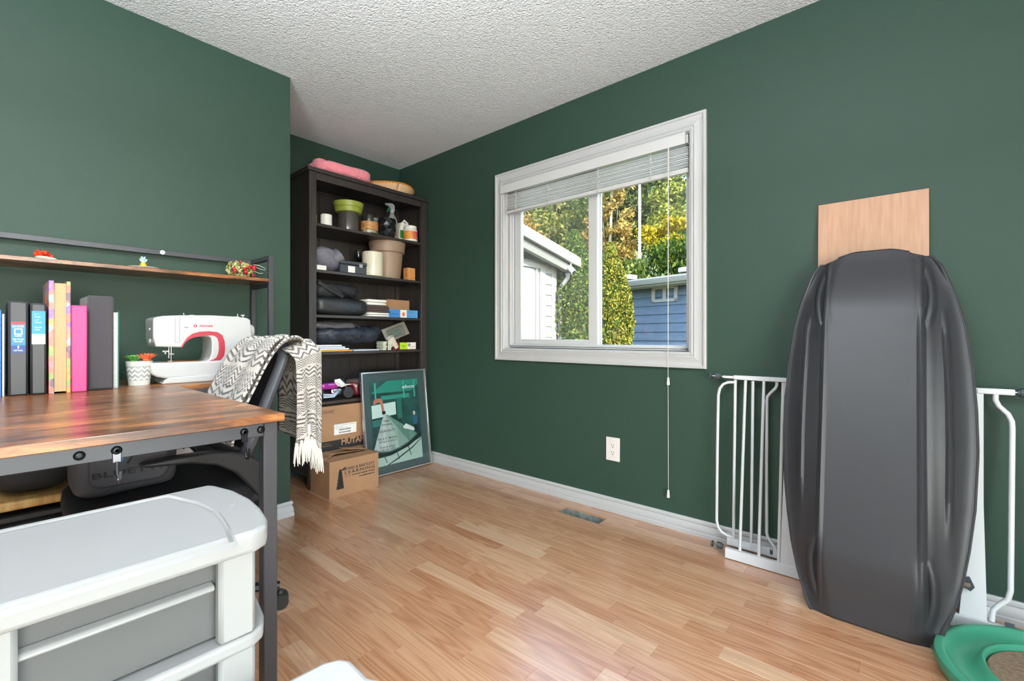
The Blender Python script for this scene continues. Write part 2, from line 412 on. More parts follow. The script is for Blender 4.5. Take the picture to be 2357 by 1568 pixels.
# ---------------------------------------------------------------- window_1
win = bpy.data.objects.new('window_1', None); COL.objects.link(win); win.location = (-1.37, D, .785); W[win] = Matrix.Translation(win.location); struct(win)
def mitre(m, x0, x1, z0, z1, prof, y, sides=(0, 1, 2, 3)):
    n = len(prof)
    loops = [[(x0+w_, y-d, z0+w_), (x1-w_, y-d, z0+w_), (x1-w_, y-d, z1-w_), (x0+w_, y-d, z1-w_)] for w_, d in prof]
    for k in sides:
        vs = [L[k] for L in loops]+[L[(k+1) % 4] for L in loops]
        m.add(vs, [(i, i+1, n+i+1, n+i) for i in range(n-1)])
CAS = [(0, 0), (0, .017), (.003, .019), (.011, .019), (.014, .014), (.020, .0125), (.030, .012), (.040, .0135), (.050, .017), (.054, .0175), (.057, .013), (.061, .0125), (.064, .015), (.069, .015), (.072, .012), (.076, .012), (.077, -.01)]
for k in range(4):
    m = MB(); mitre(m, -2.037, -.704, .785, 1.987, CAS, D, (k,)); m.build('casing', WHITE, win, smooth=28)
m = MB(); t = .006
m.box(OX0-.02, OX0+t, D+.001, D+.10, OZ0, OZ1); m.box(OX1-t, OX1+.02, D+.001, D+.10, OZ0, OZ1); m.box(OX0+t, OX1-t, D+.001, D+.10, OZ0-.02, OZ0+t); m.box(OX0+t, OX1-t, D+.001, D+.10, OZ1-t, OZ1+.02)
m.build('jamb', WHITE, win, smooth=0)
def ring(name, x0, x1, z0, z1, wl, wr, wb, wt, y0, y1, mt, bev=.003):
    m = MB()
    m.box(x0, x0+wl, y0, y1, z0, z1, bev); m.box(x1-wr, x1, y0, y1, z0, z1, bev); m.box(x0+wl-.001, x1-wr+.001, y0+.0006, y1-.0006, z0, z0+wb, bev); m.box(x0+wl-.001, x1-wr+.001, y0+.0006, y1-.0006, z1-wt, z1, bev)
    return m.build(name, mt, win)
ring('frame', OX0+.006, OX1-.006, OZ0+.006, OZ1-.006, .028, .034, .028, .03, D+.045, D+.10, VINYL)
m = MB()
for z0 in (.866, .876): m.box(OX0+.03, OX1-.03, D+.03, D+.046, z0, z0+.005, .0015)
m.build('sill_track', VINYL, win)
ring('sash', -1.921, -1.312, .884, 1.90, .052, .060, .033, .04, D+.048, D+.078, VINYL, .004)
MB().box(-1.871, -1.370, D+.062, D+.066, .915, 1.865).build('pane', SCREENED, win, smooth=0)
MB().box(-1.336, -.815, D+.085, D+.089, .884, 1.885).build('pane', PANE, win, smooth=0)
MB().box(-1.336, -1.309, D+.079, D+.098, .884, 1.885, .002).build('meeting_stile', VINYL, win)
MB().box(-1.952, -1.938, D+.028, D+.044, .880, 1.80, .002).build('sash_track', VINYL, win)
for z in (1.135, 1.195):
    MB().box(-1.945, -1.932, D+.022, D+.03, z-.012, z+.012, .002).build('latch', VINYL, win)

# ---------------------------------------------------------------- raised mini blind
BL = mat('blind_slat', (198, 198, 198), .4); CORD = mat('blind_cord', (214, 210, 202), .7); TAS = mat('cream_tassel', (226, 222, 205), .45)
bl = thing('window_blind', 'white mini blind drawn up to the top of the window, lift cord hanging', 'blind', (-1.37, D, 1.905))
BX0, BX1 = -1.955, -.790
MB().box(-1.985, -.797, D-.026, D-.018, 1.851, 1.905, .0015).box(-1.985, -1.980, D-.018, D+.01, 1.851, 1.905).build('valance', BL, bl)
MB().box(BX0, BX1, D-.002, D+.030, 1.862, 1.902, .002).build('headrail', BL, bl)
slat = MB(); ns = 15
for e in (0, 1):
    pass
def slat_mesh():
    m = MB(); P = []
    for i in range(7):
        a = i/6-.5; P.append((a*.027, .0022*(1-4*a*a)))
    P += [(p[0], p[1]-.0018) for p in reversed(P)]
    m.prism(P, lambda a, b_, d: (d, a, b_), BX0-(-1.3725), BX1-(-1.3725)); return m
first = slat_mesh().build('slat', mat('bright_slat', (236, 236, 236), .4), bl, local=True, smooth=50)
Rb = random.Random(5)
for i in range(ns):
    o = first if i == 0 else first.copy()
    if i: COL.objects.link(o)
    o.matrix_basis = Matrix.Translation((-.0025, .012+Rb.uniform(-.001, .001), 1.752-1.905+i*.0064)) @ Matrix.Rotation(math.radians(Rb.uniform(-5, 7)), 4, 'X') @ Matrix.Rotation(math.radians(Rb.uniform(-.06, .06)), 4, 'Y')
MB().box(BX0, BX1, D, D+.026, 1.722, 1.745, .004).build('bottom_rail', BL, bl)
for cx in (-1.87, -1.62, -1.28, -.98):
    m = MB(); P = []
    for i in range(60):
        t_ = i/59; P.append((cx+.006*math.sin(i*1.15)+.003*math.sin(i*2.7), D-.006+.003*math.cos(i*1.15), 1.853-.125*t_))
    m.tube(P, .0009, 5); m.tube([(cx+.004, D-.004, 1.853), (cx+.004, D-.004, 1.724)], .0008, 5); m.build('ladder_cord', CORD, bl)
MB().tube([(-.880, D-.022, 1.853), (-.880, D-.023, 1.3), (-.879, D-.024, .73)], .0013, 6).tube([(-.8775, D-.021, 1.853), (-.8785, D-.022, 1.3), (-.879, D-.024, .73)], .0013, 6).tube([(-.879, D-.024, .73), (-.879, D-.020, .19)], .0012, 6).build('lift_cord', CORD, bl)
for z in (.718, .171):
    MB().lathe([(.003, .019), (.0055, .015), (.0075, -.012), (.0068, -.018), (.004, -.019)], (-.879, D-.022, z), 8).build('cord_tassel', TAS, bl)
MB().tube([(-1.93, D-.02, 1.852), (-1.932, D-.015, 1.18)], .0012, 6).build('tilt_cord', CORD, bl)
# ---------------------------------------------------------------- outdoors
def at(f, r, z): return (-.6552*f+.7554*r, .7554*f+.6552*r, z)
GRASS = mat('lawn', (92, 112, 52), .9, var=(3, (120, 122, 66)), bump=(60, .4, .02))
struct(MB().box(-60, 60, D+.16, 90, -1.0, -.9).build('ground', GRASS, smooth=0))
def hill(u, v):
    x = -70+140*u; y = 24+40*v
    return (x, y, -.95+22*v**.8+1.2*noise.noise(Vector((x*.12, y*.12, 3))))
struct(MB().grid(hill, 40, 20).build('hillside', mat('wooded_slope', (58, 76, 36), .95, var=(1.5, (98, 104, 52)), bump=(4, .8, .3))))
def leaf_mat(name, cols, tr=.35):
    g = G(name); ge = g.n('ShaderNodeNewGeometry')
    n = len(cols); c = g.ramp(ge.outputs['Random Per Island'], [(i/(n-1), k) for i, k in enumerate(cols)])
    g.set(g.b.inputs['Base Color'], c); g.b.inputs['Roughness'].default_value = .6; g.b.inputs['Specular IOR Level'].default_value = .25
    t = g.n('ShaderNodeBsdfTranslucent', {'Color': c}); mx = g.n('ShaderNodeMixShader', {0: tr})
    g.K.new(g.b.outputs[0], mx.inputs[1]); g.K.new(t.outputs[0], mx.inputs[2]); g.K.new(mx.outputs[0], g.out.inputs[0]); return g.m
BARK = mat('tree_bark', (92, 78, 62), .9, bump=(30, .6, .02)); BIRCH = mat('pale_bark', (206, 200, 188), .8, var=(9, (150, 142, 130), (1, 1, .3)))
def leaves(n, size, sampler, seed, droop=0):
    r = random.Random(seed); vs = []; fs = []
    for i in range(n):
        c = sampler(r); a = Vector((r.gauss(0, 1), r.gauss(0, 1), r.gauss(0, 1)-droop)).normalized(); q = a.orthogonal().normalized()
        q = (Matrix.Rotation(r.uniform(0, 2*PI), 3, a) @ q); s = size*r.uniform(.6, 1.35); k = s*.5
        c = Vector(c); o = len(vs)
        vs += [c-a*s, c+q*k-a*s*.1, c+a*s, c-q*k+a*s*.1]; fs.append((o, o+1, o+2, o+3))
    me = bpy.data.meshes.new('foliage'); me.from_pydata(vs, [], fs); return me
def tree(name, label, f, r, z, rx, rz, n, size, m, seed, clumps=40, group='trees on the slope beyond the shed', bark=BARK, trunk=.09, droop=0):
    loc = at(f, r, -.95); t = thing(name, label, 'tree', loc, 0, group)
    R_ = random.Random(seed); C = []
    for i in range(clumps):
        d = Vector((R_.gauss(0, 1), R_.gauss(0, 1), R_.gauss(0, 1))).normalized()*R_.uniform(.45, 1)
        C.append((Vector((loc[0]+d.x*rx, loc[1]+d.y*rx, z+d.z*rz)), R_.uniform(.16, .34)))
    def smp(q):
        c, k = q.choice(C); d = Vector((q.gauss(0, 1), q.gauss(0, 1), q.gauss(0, .7)))
        d = d/max(d.length, .001)*(abs(q.gauss(.75, .3)))*k
        return c+Vector((d.x*rx, d.y*rx, d.z*min(rz, rx*1.3)))
    me = leaves(n, size, smp, seed+1, droop); me.materials.append(m)
    o = link('foliage', me, t); o['kind'] = 'stuff'
    mb = MB(); P = [(loc[0]+.05*math.sin(i*1.3), loc[1], -.95+(z+rz*.55+.95)*i/6) for i in range(7)]
    mb.tube(P, [trunk*(1-.11*i) for i in range(7)], 9); mb.build('trunk', bark, t); mb = MB()
    for k in range(7):
        c = C[k][0]; h = .45+.07*k; p = Vector((loc[0], loc[1], -.95+(z+.95)*h)); mb.tube([p, p.lerp(c, .5)+Vector((0, 0, .1)), c], [trunk*.4, trunk*.28, trunk*.1], 6)
    mb.build('branches', BARK, t); return t
LM = dict(
 olive=leaf_mat('olive_leaves', [(45, 57, 17), (74, 84, 28), (101, 102, 43), (124, 119, 60)]),
 green=leaf_mat('green_leaves', [(30, 49, 12), (52, 71, 21), (78, 94, 35), (107, 114, 52)]),
 tan=leaf_mat('tan_needles', [(93, 74, 31), (124, 103, 48), (143, 120, 61), (153, 134, 76)]),
 dark=leaf_mat('dark_leaves', [(23, 34, 10), (40, 54, 17), (62, 71, 27), (93, 97, 43)]),
 lime=leaf_mat('lime_leaves', [(73, 88, 23), (103, 114, 37), (124, 129, 50), (139, 138, 63)]),
 yellow=leaf_mat('yellow_leaves', [(122, 108, 13), (145, 131, 18), (157, 139, 27), (132, 119, 33)]),
 deep=leaf_mat('deep_green_leaves', [(25, 47, 10), (40, 65, 16), (56, 78, 20), (91, 102, 27)]),
 cedar=leaf_mat('cedar_sprays', [(23, 42, 10), (42, 66, 20), (68, 90, 27), (111, 120, 42)], .25),
 gold=leaf_mat('sun_tinted_cedar_sprays', [(31, 51, 12), (65, 84, 23), (117, 120, 40), (161, 133, 52)], .25))  # last palette has yellow sunlight mixed into the cedar leaf colours
TR = [
 ('leafy_tree', 'tall olive green tree on the slope above the white house roof', 17, .9, 4.6, 2.1, 2.8, 6500, .085, 'olive', 44),
 ('leafy_tree', 'dark green tree high up behind the left window pane', 20, 2.4, 5.6, 1.9, 2.6, 6000, .10, 'green', 44),
 ('leafy_tree', 'small yellowing tree at the far left edge of the window view', 14.5, .25, 4.0, .75, .9, 2600, .07, 'tan', 22),
 ('larch_tree', 'tall tan golden conifer behind the sun-tinted cedar', 16, 3.45, 4.4, .85, 2.9, 6500, .075, 'tan', 60),
 ('leafy_tree', 'dark green tree behind the top of the pale lamp post', 22, 6.2, 7.2, 2.1, 2.6, 6000, .11, 'dark', 40),
 ('leafy_tree', 'lime green tree at the top right of the window view', 18.5, 7.2, 5.9, 1.7, 2.0, 6000, .09, 'lime', 44),
 ('leafy_tree', 'bright yellow leaved tree above the blue shed roof', 15.5, 5.55, 4.25, 1.25, .85, 4200, .075, 'yellow', 30),
 ('weeping_tree', 'deep green drooping tree just above the blue shed roof', 14, 4.9, 2.95, 1.25, 1.15, 6000, .075, 'deep', 40),
 ('leafy_tree', 'olive shrub tree beside the sun-tinted cedar above the shed eave', 12.5, 3.05, 2.4, .75, .8, 3600, .065, 'green', 26),
 ('leafy_tree', 'wide green tree on the slope behind the middle of the window', 24, 4.2, 6.0, 2.6, 3.6, 6500, .13, 'green', 50),
 ('leafy_tree', 'pale green tree low on the slope behind the hedge', 15, 1.75, 2.6, 1.2, 1.4, 4500, .08, 'lime', 34),
 ('leafy_tree', 'tall dark tree on the skyline behind the larch', 27, 5.2, 9.2, 2.8, 3.2, 6000, .15, 'dark', 46),
 ('leafy_tree', 'tall green tree on the skyline at the top right', 27, 9.5, 9.0, 2.8, 3.2, 6000, .15, 'green', 46),
 ('leafy_tree', 'tall green tree on the skyline above the white house', 27, .8, 8.4, 2.8, 3.2, 6000, .15, 'green', 46),
 ('leafy_tree', 'green tree far to the right beyond the shed', 19, 9.6, 4.8, 2.4, 3.0, 4500, .12, 'green', 40),
 ('leafy_tree', 'green tree far to the left behind the white house', 19, -2.6, 4.6, 2.2, 3.0, 4500, .12, 'olive', 40),
]
for i, (nm, lb, f, r, z, rx, rz, n, sz, pal, cl) in enumerate(TR):
    tree(nm, lb, f, r, z, rx, rz, n, sz, LM[pal], 20+i*3, cl, trunk=.11, bark=BIRCH if nm == 'larch_tree' else BARK, droop=1.2 if 'weep' in nm else 0)
def cedar(label, f, r, rad, top, pal, seed, n):
    loc = at(f, r, -.9); t = thing('cedar_hedge_tree', label, 'tree', loc, 0, 'columnar cedars in the yard')
    def smp(q):
        h = q.random()**.8; prof = rad*min(1, (1-h)*3.2+.04)**.7*(.86+.14*min(1, h*6)); a = q.uniform(0, 2*PI)
        lump = 1+.16*noise.noise(Vector((math.cos(a)*2.2, math.sin(a)*2.2, h*9+seed)))
        k = prof*lump*(1-abs(q.gauss(0, .13)))
        return (loc[0]+k*math.cos(a), loc[1]+k*math.sin(a), -.9+(top+.9)*h)
    me = leaves(n, .027, smp, seed, -.8); me.materials.append(LM[pal]); o = link('foliage', me, t); o['kind'] = 'stuff'
    MB().tube([(loc[0], loc[1], -.9), (loc[0], loc[1], top-.3)], [.07, .015], 8).build('trunk', BARK, t)
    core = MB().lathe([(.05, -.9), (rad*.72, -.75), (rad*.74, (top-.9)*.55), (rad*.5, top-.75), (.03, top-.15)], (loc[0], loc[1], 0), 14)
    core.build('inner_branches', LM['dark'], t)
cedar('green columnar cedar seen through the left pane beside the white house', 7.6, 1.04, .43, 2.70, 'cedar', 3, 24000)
cedar('sun-tinted columnar cedar in the middle of the window beside the blue shed', 7.7, 1.66, .37, 2.52, 'gold', 8, 22000)

# white neighbouring house
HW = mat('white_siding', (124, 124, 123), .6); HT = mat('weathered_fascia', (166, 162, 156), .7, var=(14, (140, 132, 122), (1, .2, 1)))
hs = thing('white_house', 'white clapboard house with sloping eave at the left of the window view', 'house', (-5.6, 4.6, -.9))
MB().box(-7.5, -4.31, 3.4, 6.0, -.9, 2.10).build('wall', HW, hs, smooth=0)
sb = MB().box(-4.312, -4.292, 5.735, 5.90, 0, .163, .003)
sb.v = [(p[0]+(.012 if p[2] < .08 and p[0] > -4.30 else 0), p[1], p[2]) for p in sb.v]
fo = sb.build('siding_board', HW, hs)
for i in range(1, 18):
    o = fo.copy(); COL.objects.link(o); o.location.z = -.9+i*.166
fo.location.z = -.9
MB().box(-4.33, -4.275, 5.90, 6.03, -.9, 2.06, .004).build('corner_board', HW, hs)
hw = MB().box(-4.315, -4.275, 5.60, 5.735, .25, 2.06, .004).box(-4.315, -4.275, 4.3, 5.60, 1.98, 2.06, .004).box(-4.315, -4.275, 4.3, 5.60, .25, .33, .004).box(-4.315, -4.28, 5.50, 5.53, .33, 1.98).build('window_frame', HW, hs)
MB().box(-4.309, -4.303, 4.3, 5.60, .33, 1.98).build('window_pane', mat('pale_house_glass', (124, 128, 130), .12), hw, smooth=0)  # pane filled with one pale opaque colour
MB().box(-4.38, -4.33, 4.9, 5.42, .98, 1.03, .004).box(-4.40, -4.33, 4.7, 5.25, .80, .86, .004).build('window_shelf', HW, hw)
def rake(y): return 2.165+(6.22-y)*.19
def rbox(m, x0, x1, y0, y1, o0, o1):
    vs = [(x, y, rake(y)+o) for o in (o0, o1) for y in (y0, y1) for x in (x0, x1)]
    m.add(vs, [(0,2,3,1),(4,5,7,6),(0,1,5,4),(2,6,7,3),(0,4,6,2),(1,3,7,5)]); return m
rbox(MB(), -7.7, -3.98, 3.2, 6.24, -.005, .05).build('roof', mat('pale_roofing', (156, 154, 150), .8, var=(20, (140, 136, 128))), hs, smooth=0)
rbox(MB(), -4.0, -3.96, 3.2, 6.26, -.11, .03).build('fascia', HT, hs, smooth=0)
rbox(MB(), -4.30, -4.0, 3.2, 6.22, -.06, -.03).build('soffit', HT, hs, smooth=0)
m = MB(); P = [(-.05, .0), (-.05, -.09), (.03, -.09), (.06, -.03), (.06, 0), (.05, 0), (.05, -.03), (.025, -.08), (-.04, -.08), (-.04, 0)]
m.prism(P, lambda a, b_, d: (-4.10+a, d, rake(d)-.13+b_), 3.2, 6.15); m.build('gutter', HW, hs, smooth=0)
MB().tube([(-4.10, 6.08, 1.95), (-4.10, 6.09, 1.88), (-4.22, 6.08, 1.74), (-4.245, 6.075, 1.66), (-4.245, 6.075, -.85)], .038, 10).build('downspout', HW, hs)
cm = thing('security_camera', 'small grey security camera under the white house eave', 'camera', (-3.98, 6.10, 1.92))
MB().cyl((-4.04, 6.04, 2.03), (-3.94, 6.02, 1.94), .042, n=14).build('housing', mat('camera_body', (205, 203, 200), .5), cm)
MB().cyl((-3.945, 6.021, 1.944), (-3.938, 6.0185, 1.938), .034, n=14).build('lens', mat('camera_lens', (30, 30, 32), .15), cm)
MB().cyl((-4.02, 6.05, 2.03), (-4.02, 6.05, 2.10), .012, n=8).build('bracket', mat('camera_body'), cm)

# blue shed
SBL = mat('blue_siding', (90, 106, 122), .6, var=(5, (83, 98, 114), (1, 1, 3))); SW = mat('shed_white_trim', (150, 150, 149), .6)
SM = frame((-4.35, 8.25, -.9), (.977, -.215, 0), (.215, .977, 0))
sd = thing('blue_shed', 'blue lap sided shed with white eave and a small window', 'shed', M=SM)
MB().box(0, 5.4, .02, 3.2, 0, 2.76).build('wall', SBL, sd, local=True, smooth=0)
sb = MB().box(0, 5.4, 0, .018, 0, .158, .002); sb.v = [(p[0], p[1]-(.014 if p[2] < .08 and p[1] < .01 else 0), p[2]) for p in sb.v]
fo = sb.build('siding_board', SBL, sd, local=True)
for i in range(1, 17):
    o = fo.copy(); COL.objects.link(o); o.location.z = i*.160
MB().box(-.32, 5.7, -.34, -.30, 2.73, 2.87, .004).build('fascia', SW, sd, local=True)
m = MB(); P = [(0, 0), (-.11, 0), (-.11, -.02), (-.09, -.06), (-.06, -.10), (0, -.10)]
m.prism(P, lambda a, b_, d: (d, -.34+a, 2.86+b_), -.32, 5.7); m.build('gutter', SW, sd, local=True, smooth=20)
MB().box(-.32, 5.7, -.30, .02, 2.73, 2.75).build('soffit', SW, sd, local=True, smooth=0)
m = MB(); m.add([(-.32, -.36, 2.88), (5.7, -.36, 2.88), (5.7, 1.7, 3.20), (-.32, 1.7, 3.20), (-.32, -.36, 2.85), (5.7, -.36, 2.85), (5.7, 1.7, 3.17), (-.32, 1.7, 3.17)], [(0,1,2,3),(4,7,6,5),(0,4,5,1),(2,6,7,3),(1,5,6,2),(0,3,7,4)]); m.build('roof', mat('shed_shingles', (86, 82, 78), .9, bump=(50, .5, .01)), sd, local=True, smooth=0)
wf = MB()
X0, X1, Z0, Z1 = .80, 1.33, 2.46, 2.75
wf.box(X0, X1, -.035, .02, Z0, Z0+.055, .004).box(X0, X1, -.035, .02, Z1-.055, Z1, .004).box(X0, X0+.065, -.035, .02, Z0, Z1, .004).box(X1-.06, X1, -.035, .02, Z0, Z1, .004).box(1.035, 1.095, -.033, .02, Z0, Z1, .004)
wf = wf.build('window', SW, sd, local=True)
for a, c in ((X0+.065, 1.035), (1.095, X1-.06)): MB().box(a, c, .004, .012, Z0+.055, Z1-.055).build('pane', mat('dark_shed_glass', (52, 60, 62), .05, spec=.9), wf, local=True, smooth=0)
for x in (.2, 1.55):
    rv = thing('roof_vent', 'white vent box on the left end of the shed roof' if x < 1 else 'white vent box on the shed roof above the small window', 'vent', M=SM @ Matrix.Translation((x, .02, 2.96)))
    MB().box(-.16, .16, -.12, .12, -.02, .07, .015).build('cap', SW, rv, local=True)
# lamp post
lp = at(13.2, 3.69, -.9)
p = thing('lamp_post', 'slim pale lamp post rising between the trees behind the shed', 'post', lp)
MB().cyl((lp[0], lp[1], -.9), (lp[0], lp[1], 6.4), .045, .032, 12).build('pole', mat('post_paint', (200, 206, 200), .5), p)
MB().cyl((lp[0], lp[1], -.9), (lp[0], lp[1], -.6), .09, .075, 12).build('base', mat('post_paint'), p)
MB().tube([(lp[0], lp[1], 6.35), (lp[0]+.4, lp[1], 6.7), (lp[0]+.9, lp[1], 6.75)], .03, 8).ball((lp[0]+1.0, lp[1], 6.72), (.2, .1, .06)).build('lamp_head', mat('post_paint'), p)
# ================================================================ L-shaped desk with hutch
def rustic():
    g = G('rustic_brown_board'); tc = g.n('ShaderNodeTexCoord')
    mp = g.n('ShaderNodeMapping', {0: tc.outputs['Object'], 'Scale': (9, 2.2, 9)})
    n = g.n('ShaderNodeTexNoise', {'Vector': mp.outputs[0], 'Scale': 2.6, 'Detail': 8., 'Roughness': .62, 'Distortion': .6})
    mp2 = g.n('ShaderNodeMapping', {0: tc.outputs['Object'], 'Scale': (120, 6, 120)})
    f = g.n('ShaderNodeTexNoise', {'Vector': mp2.outputs[0], 'Scale': 1., 'Detail': 3.})
    v = g.math('ADD', g.math('MULTIPLY', n.outputs[0], .8), g.math('MULTIPLY', f.outputs[0], .25))
    c = g.ramp(v, [(.34, (46, 30, 22)), (.46, (92, 58, 36)), (.56, (136, 86, 50)), (.68, (176, 116, 66))])
    g.set(g.b.inputs['Base Color'], c); g.b.inputs['Roughness'].default_value = .27; g.b.inputs['Specular IOR Level'].default_value = .55
    g.bump(f.outputs[0], .08, .001); return g.m
RUST = rustic(); BLK = mat('black_powder_coat', (66, 66, 70), .42, .3, bump=(300, .08, .0005)); BOLT = mat('black_bolt', (40, 40, 43), .3, .8)
CHR = mat('dark_chrome', (110, 110, 114), .25, .9)
DZ = .757; DX1 = -1.095; DYF = .456; DYN = -.03; AX1 = -2.0; AX0 = -2.420; AY1 = .862; AY0 = -.60; HX1L = -2.19
dk = thing('corner_desk', 'L-shaped rustic brown desk with black metal frame and raised shelf', 'desk', (-1.9, .2, 0))
MB().box(AX1+.0008, DX1, DYN, DYF, DZ-.018, DZ, .0015).build('desktop', RUST, dk)
MB().box(AX0, AX1-.0008, AY0, AY1, DZ-.018, DZ, .0015).build('desktop', RUST, dk)
zt = DZ-.0185
for (x, y) in ((DX1-.012, DYF-.012), (DX1-.012, DYN+.012+.03), (HX1L, AY1-.004), (AX0+.03, AY1-.004), (AX0+.03, AY0+.034), (AX1, AY0+.034)):
    MB().box(x-.03, x, y-.03, y, .012, zt, .002).build('leg', BLK, dk)
    MB().cyl((x-.015, y-.015, 0), (x-.015, y-.015, .013), .013, n=12).build('foot', BOLT, dk)
def rail(x0, x1, y0, y1, z0, z1): return MB().box(x0, x1, y0, y1, z0, z1, .0015).build('rail', BLK, dk)
rail(DX1-.042, DX1-.012, DYN+.042, DYF-.042, zt-.030, zt)
rail(AX1, DX1-.042, DYF-.042, DYF-.012, zt-.030, zt)
rail(AX1, DX1-.042, DYN+.012, DYN+.042, zt-.030, zt)
rail(AX1-.03, AX1, DYF, AY1-.034, zt-.030, zt)
rail(AX0+.0, AX0+.03, AY0+.034, AY1-.034, zt-.030, zt)
rail(AX0+.03, AX1-.03, AY1-.034, AY1-.004, zt-.030, zt)
rail(AX0+.03, HX1L-.03, AY1-.034, AY1-.004, .12, .15)
# bolts and hooks on the end rail
for y, hook in ((.108, 0), (.1585, 1), (.3735, 1), (.408, 0)):
    x = DX1-.012; z = zt-.0145
    MB().lathe([(.0085, 0), (.0082, .002), (.006, .0042), (.0032, .0045), (.0028, .003), (0, .003)], (x, y, z), 14, M=Matrix.Rotation(PI/2, 3, 'Y')).build('bolt', BOLT, dk)
    if hook:
        hx = x+.004
        m = MB().box(x+.0005, x+.0030, y-.0065, y+.0065, z-.022, z+.004, .001)
        P = [(hx, y, z-.020), (hx, y+.001, z-.042)]+[(hx+.009-.009*math.cos(a*PI/8), y+.002, z-.046-.011*math.sin(a*PI/8)) for a in range(9)]+[(hx+.019, y+.002, z-.034)]
        m.tube(P, .0026, 8); m.build('hook', CHR if y < .2 else BOLT, dk)
# hutch
HX0, HX1, HY, HZ = -2.418, -2.192, .862, 1.305
for y in (HY, AY0+.04):
    MB().box(HX1-.020, HX1, y-.020, y, DZ, HZ, .0012).build('hutch_post', BLK, dk)
    MB().box(HX0, HX0+.020, y-.020, y, DZ, HZ-.0, .0012).build('hutch_post', BLK, dk)
    for z in (HZ-.020, 1.163): MB().box(HX0+.020, HX1-.020, y-.020, y, z, z+.020, .0012).build('hutch_side_bar', BLK, dk)
MB().box(HX0, HX0+.012, AY0+.04, HY-.020, HZ-.021, HZ, .001).build('hutch_back_rail', BLK, dk)
MB().box(HX0+.002, HX1-.0, AY0+.041, HY-.0205, 1.184, 1.198, .001).build('hutch_shelf', RUST, dk)
MB().lathe([(.009, 0), (.009, .002), (0, .0025)], (HX0+.012, .494, HZ-.010), 14, M=Matrix.Rotation(PI/2, 3, 'Y')).build('sticker', mat('white_sticker', (235, 238, 235), .5), dk)

# ================================================================ things on the hutch shelf
SZ = 1.1984
t = thing('flower_ornament', 'small orange red flower in a white shell cup on the desk shelf', 'ornament', (-2.27, .129, SZ))
OR = mat('orange_petal', (236, 74, 26), .5, var=(60, (214, 40, 20))); SHELLW = mat('shell_white', (226, 222, 208), .4)
MB().lathe([(.012, 0), (.018, .004), (.021, .012), (.017, .015), (0, .012)], (-2.27, .129, SZ), 12).ball((-2.262, .150, SZ+.006), (.012, .014, .008)).build('cup', SHELLW, t)
for i in range(13):
    a = i*2.4; r = .007+.0012*i; p = Vector((-2.27+r*math.cos(a), .129+r*math.sin(a), SZ+.018+.004*math.sin(i)+.01*(1-i/13)))
    MB().ball(p, (.0085, .0065, .0045), 8, 6, M=Matrix.Rotation(a, 3, 'Z') @ Matrix.Rotation(-.7, 3, 'Y')).build('petal', OR, t)
t = tag(MB().lathe([(.0, .001), (.022, 0), (.024, .002), (.048, .006), (.050, .0085), (.046, .008), (.022, .004), (0, .004)], (-2.27, .405, SZ), 32).build('saucer', mat('glazed_white', (236, 235, 232), .15, coat=.3)), 'thin white saucer under the toy pineapple on the desk shelf', 'saucer')
t = thing('toy_pineapple', 'tiny yellow pineapple with pale blue leaves on white saucer', 'ornament', (-2.272, .405, SZ+.004))
MB().ball((-2.272, .405, SZ+.0165), (.011, .011, .0125)).build('fruit', mat('pineapple_yellow', (240, 170, 26), .4, bump=(400, .5, .002)), t)
for i in range(10):
    a = i*2*PI/5+(.5 if i > 4 else 0); k = .013 if i < 5 else .007; h = .042 if i < 5 else .052
    MB().tube([(-2.272, .405, SZ+.026), (-2.272+k*.6*math.cos(a), .405+k*.6*math.sin(a), SZ+.036), (-2.272+k*math.cos(a), .405+k*math.sin(a), SZ+h)], [.004, .0045, .0006], 6).build('leaf', mat('pale_blue_leaf', (172, 206, 206), .5), t)
t = thing('berry_ornament', 'sparkly gold leaf and red berry bunch tied with string on the desk shelf', 'ornament', (-2.275, .752, SZ))
GOLDL = leaf_mat('gold_tinsel', [(150, 148, 78), (196, 190, 120), (224, 220, 170), (120, 140, 70)], .1); RB = mat('red_berry', (176, 20, 30), .2, coat=.4)
Rr = random.Random(3)
def smp(q):
    u = q.uniform(-1, 1); a = q.uniform(0, 2*PI); k = math.sqrt(max(0, 1-u*u*.7))*(.6+.4*q.random())
    return (-2.275+.040*k*math.cos(a), .750+.050*u, SZ+.041+.036*k*math.sin(a))
me = leaves(520, .006, smp, 5); me.materials.append(GOLDL); o = link('leaf_bunch', me, t); o['kind'] = 'stuff'
MB().tube([(-2.275, .703, SZ+.012), (-2.275, .75, SZ+.036), (-2.275, .80, SZ+.046)], .006, 8).build('stem', mat('ornament_stem', (110, 110, 60), .6), t)
for (y, z, k) in ((.716, .036, .008), (.719, .028, .007), (.718, .022, .006), (.757, .040, .0075), (.762, .026, .0085), (.766, .020, .006), (.772, .049, .007), (.784, .054, .007), (.794, .048, .009), (.800, .052, .008), (.797, .041, .007), (.793, .014, .0065), (.740, .066, .006)):
    MB().ball((-2.240+Rr.uniform(-.006, .004), y, SZ+z), k, 10, 7).build('berry', RB, t)
MB().tube([(-2.26, .80, SZ+.066), (-2.25, .822, SZ+.063), (-2.245, .846, SZ+.052), (-2.247, .846, SZ+.044), (-2.25, .832, SZ+.046), (-2.26, .80, SZ+.058)], .0009, 5).tube([(-2.25, .80, SZ+.035), (-2.243, .82, SZ+.026), (-2.24, .834, SZ+.028)], .0008, 5).build('string', mat('white_string', (225, 222, 214), .7), t)

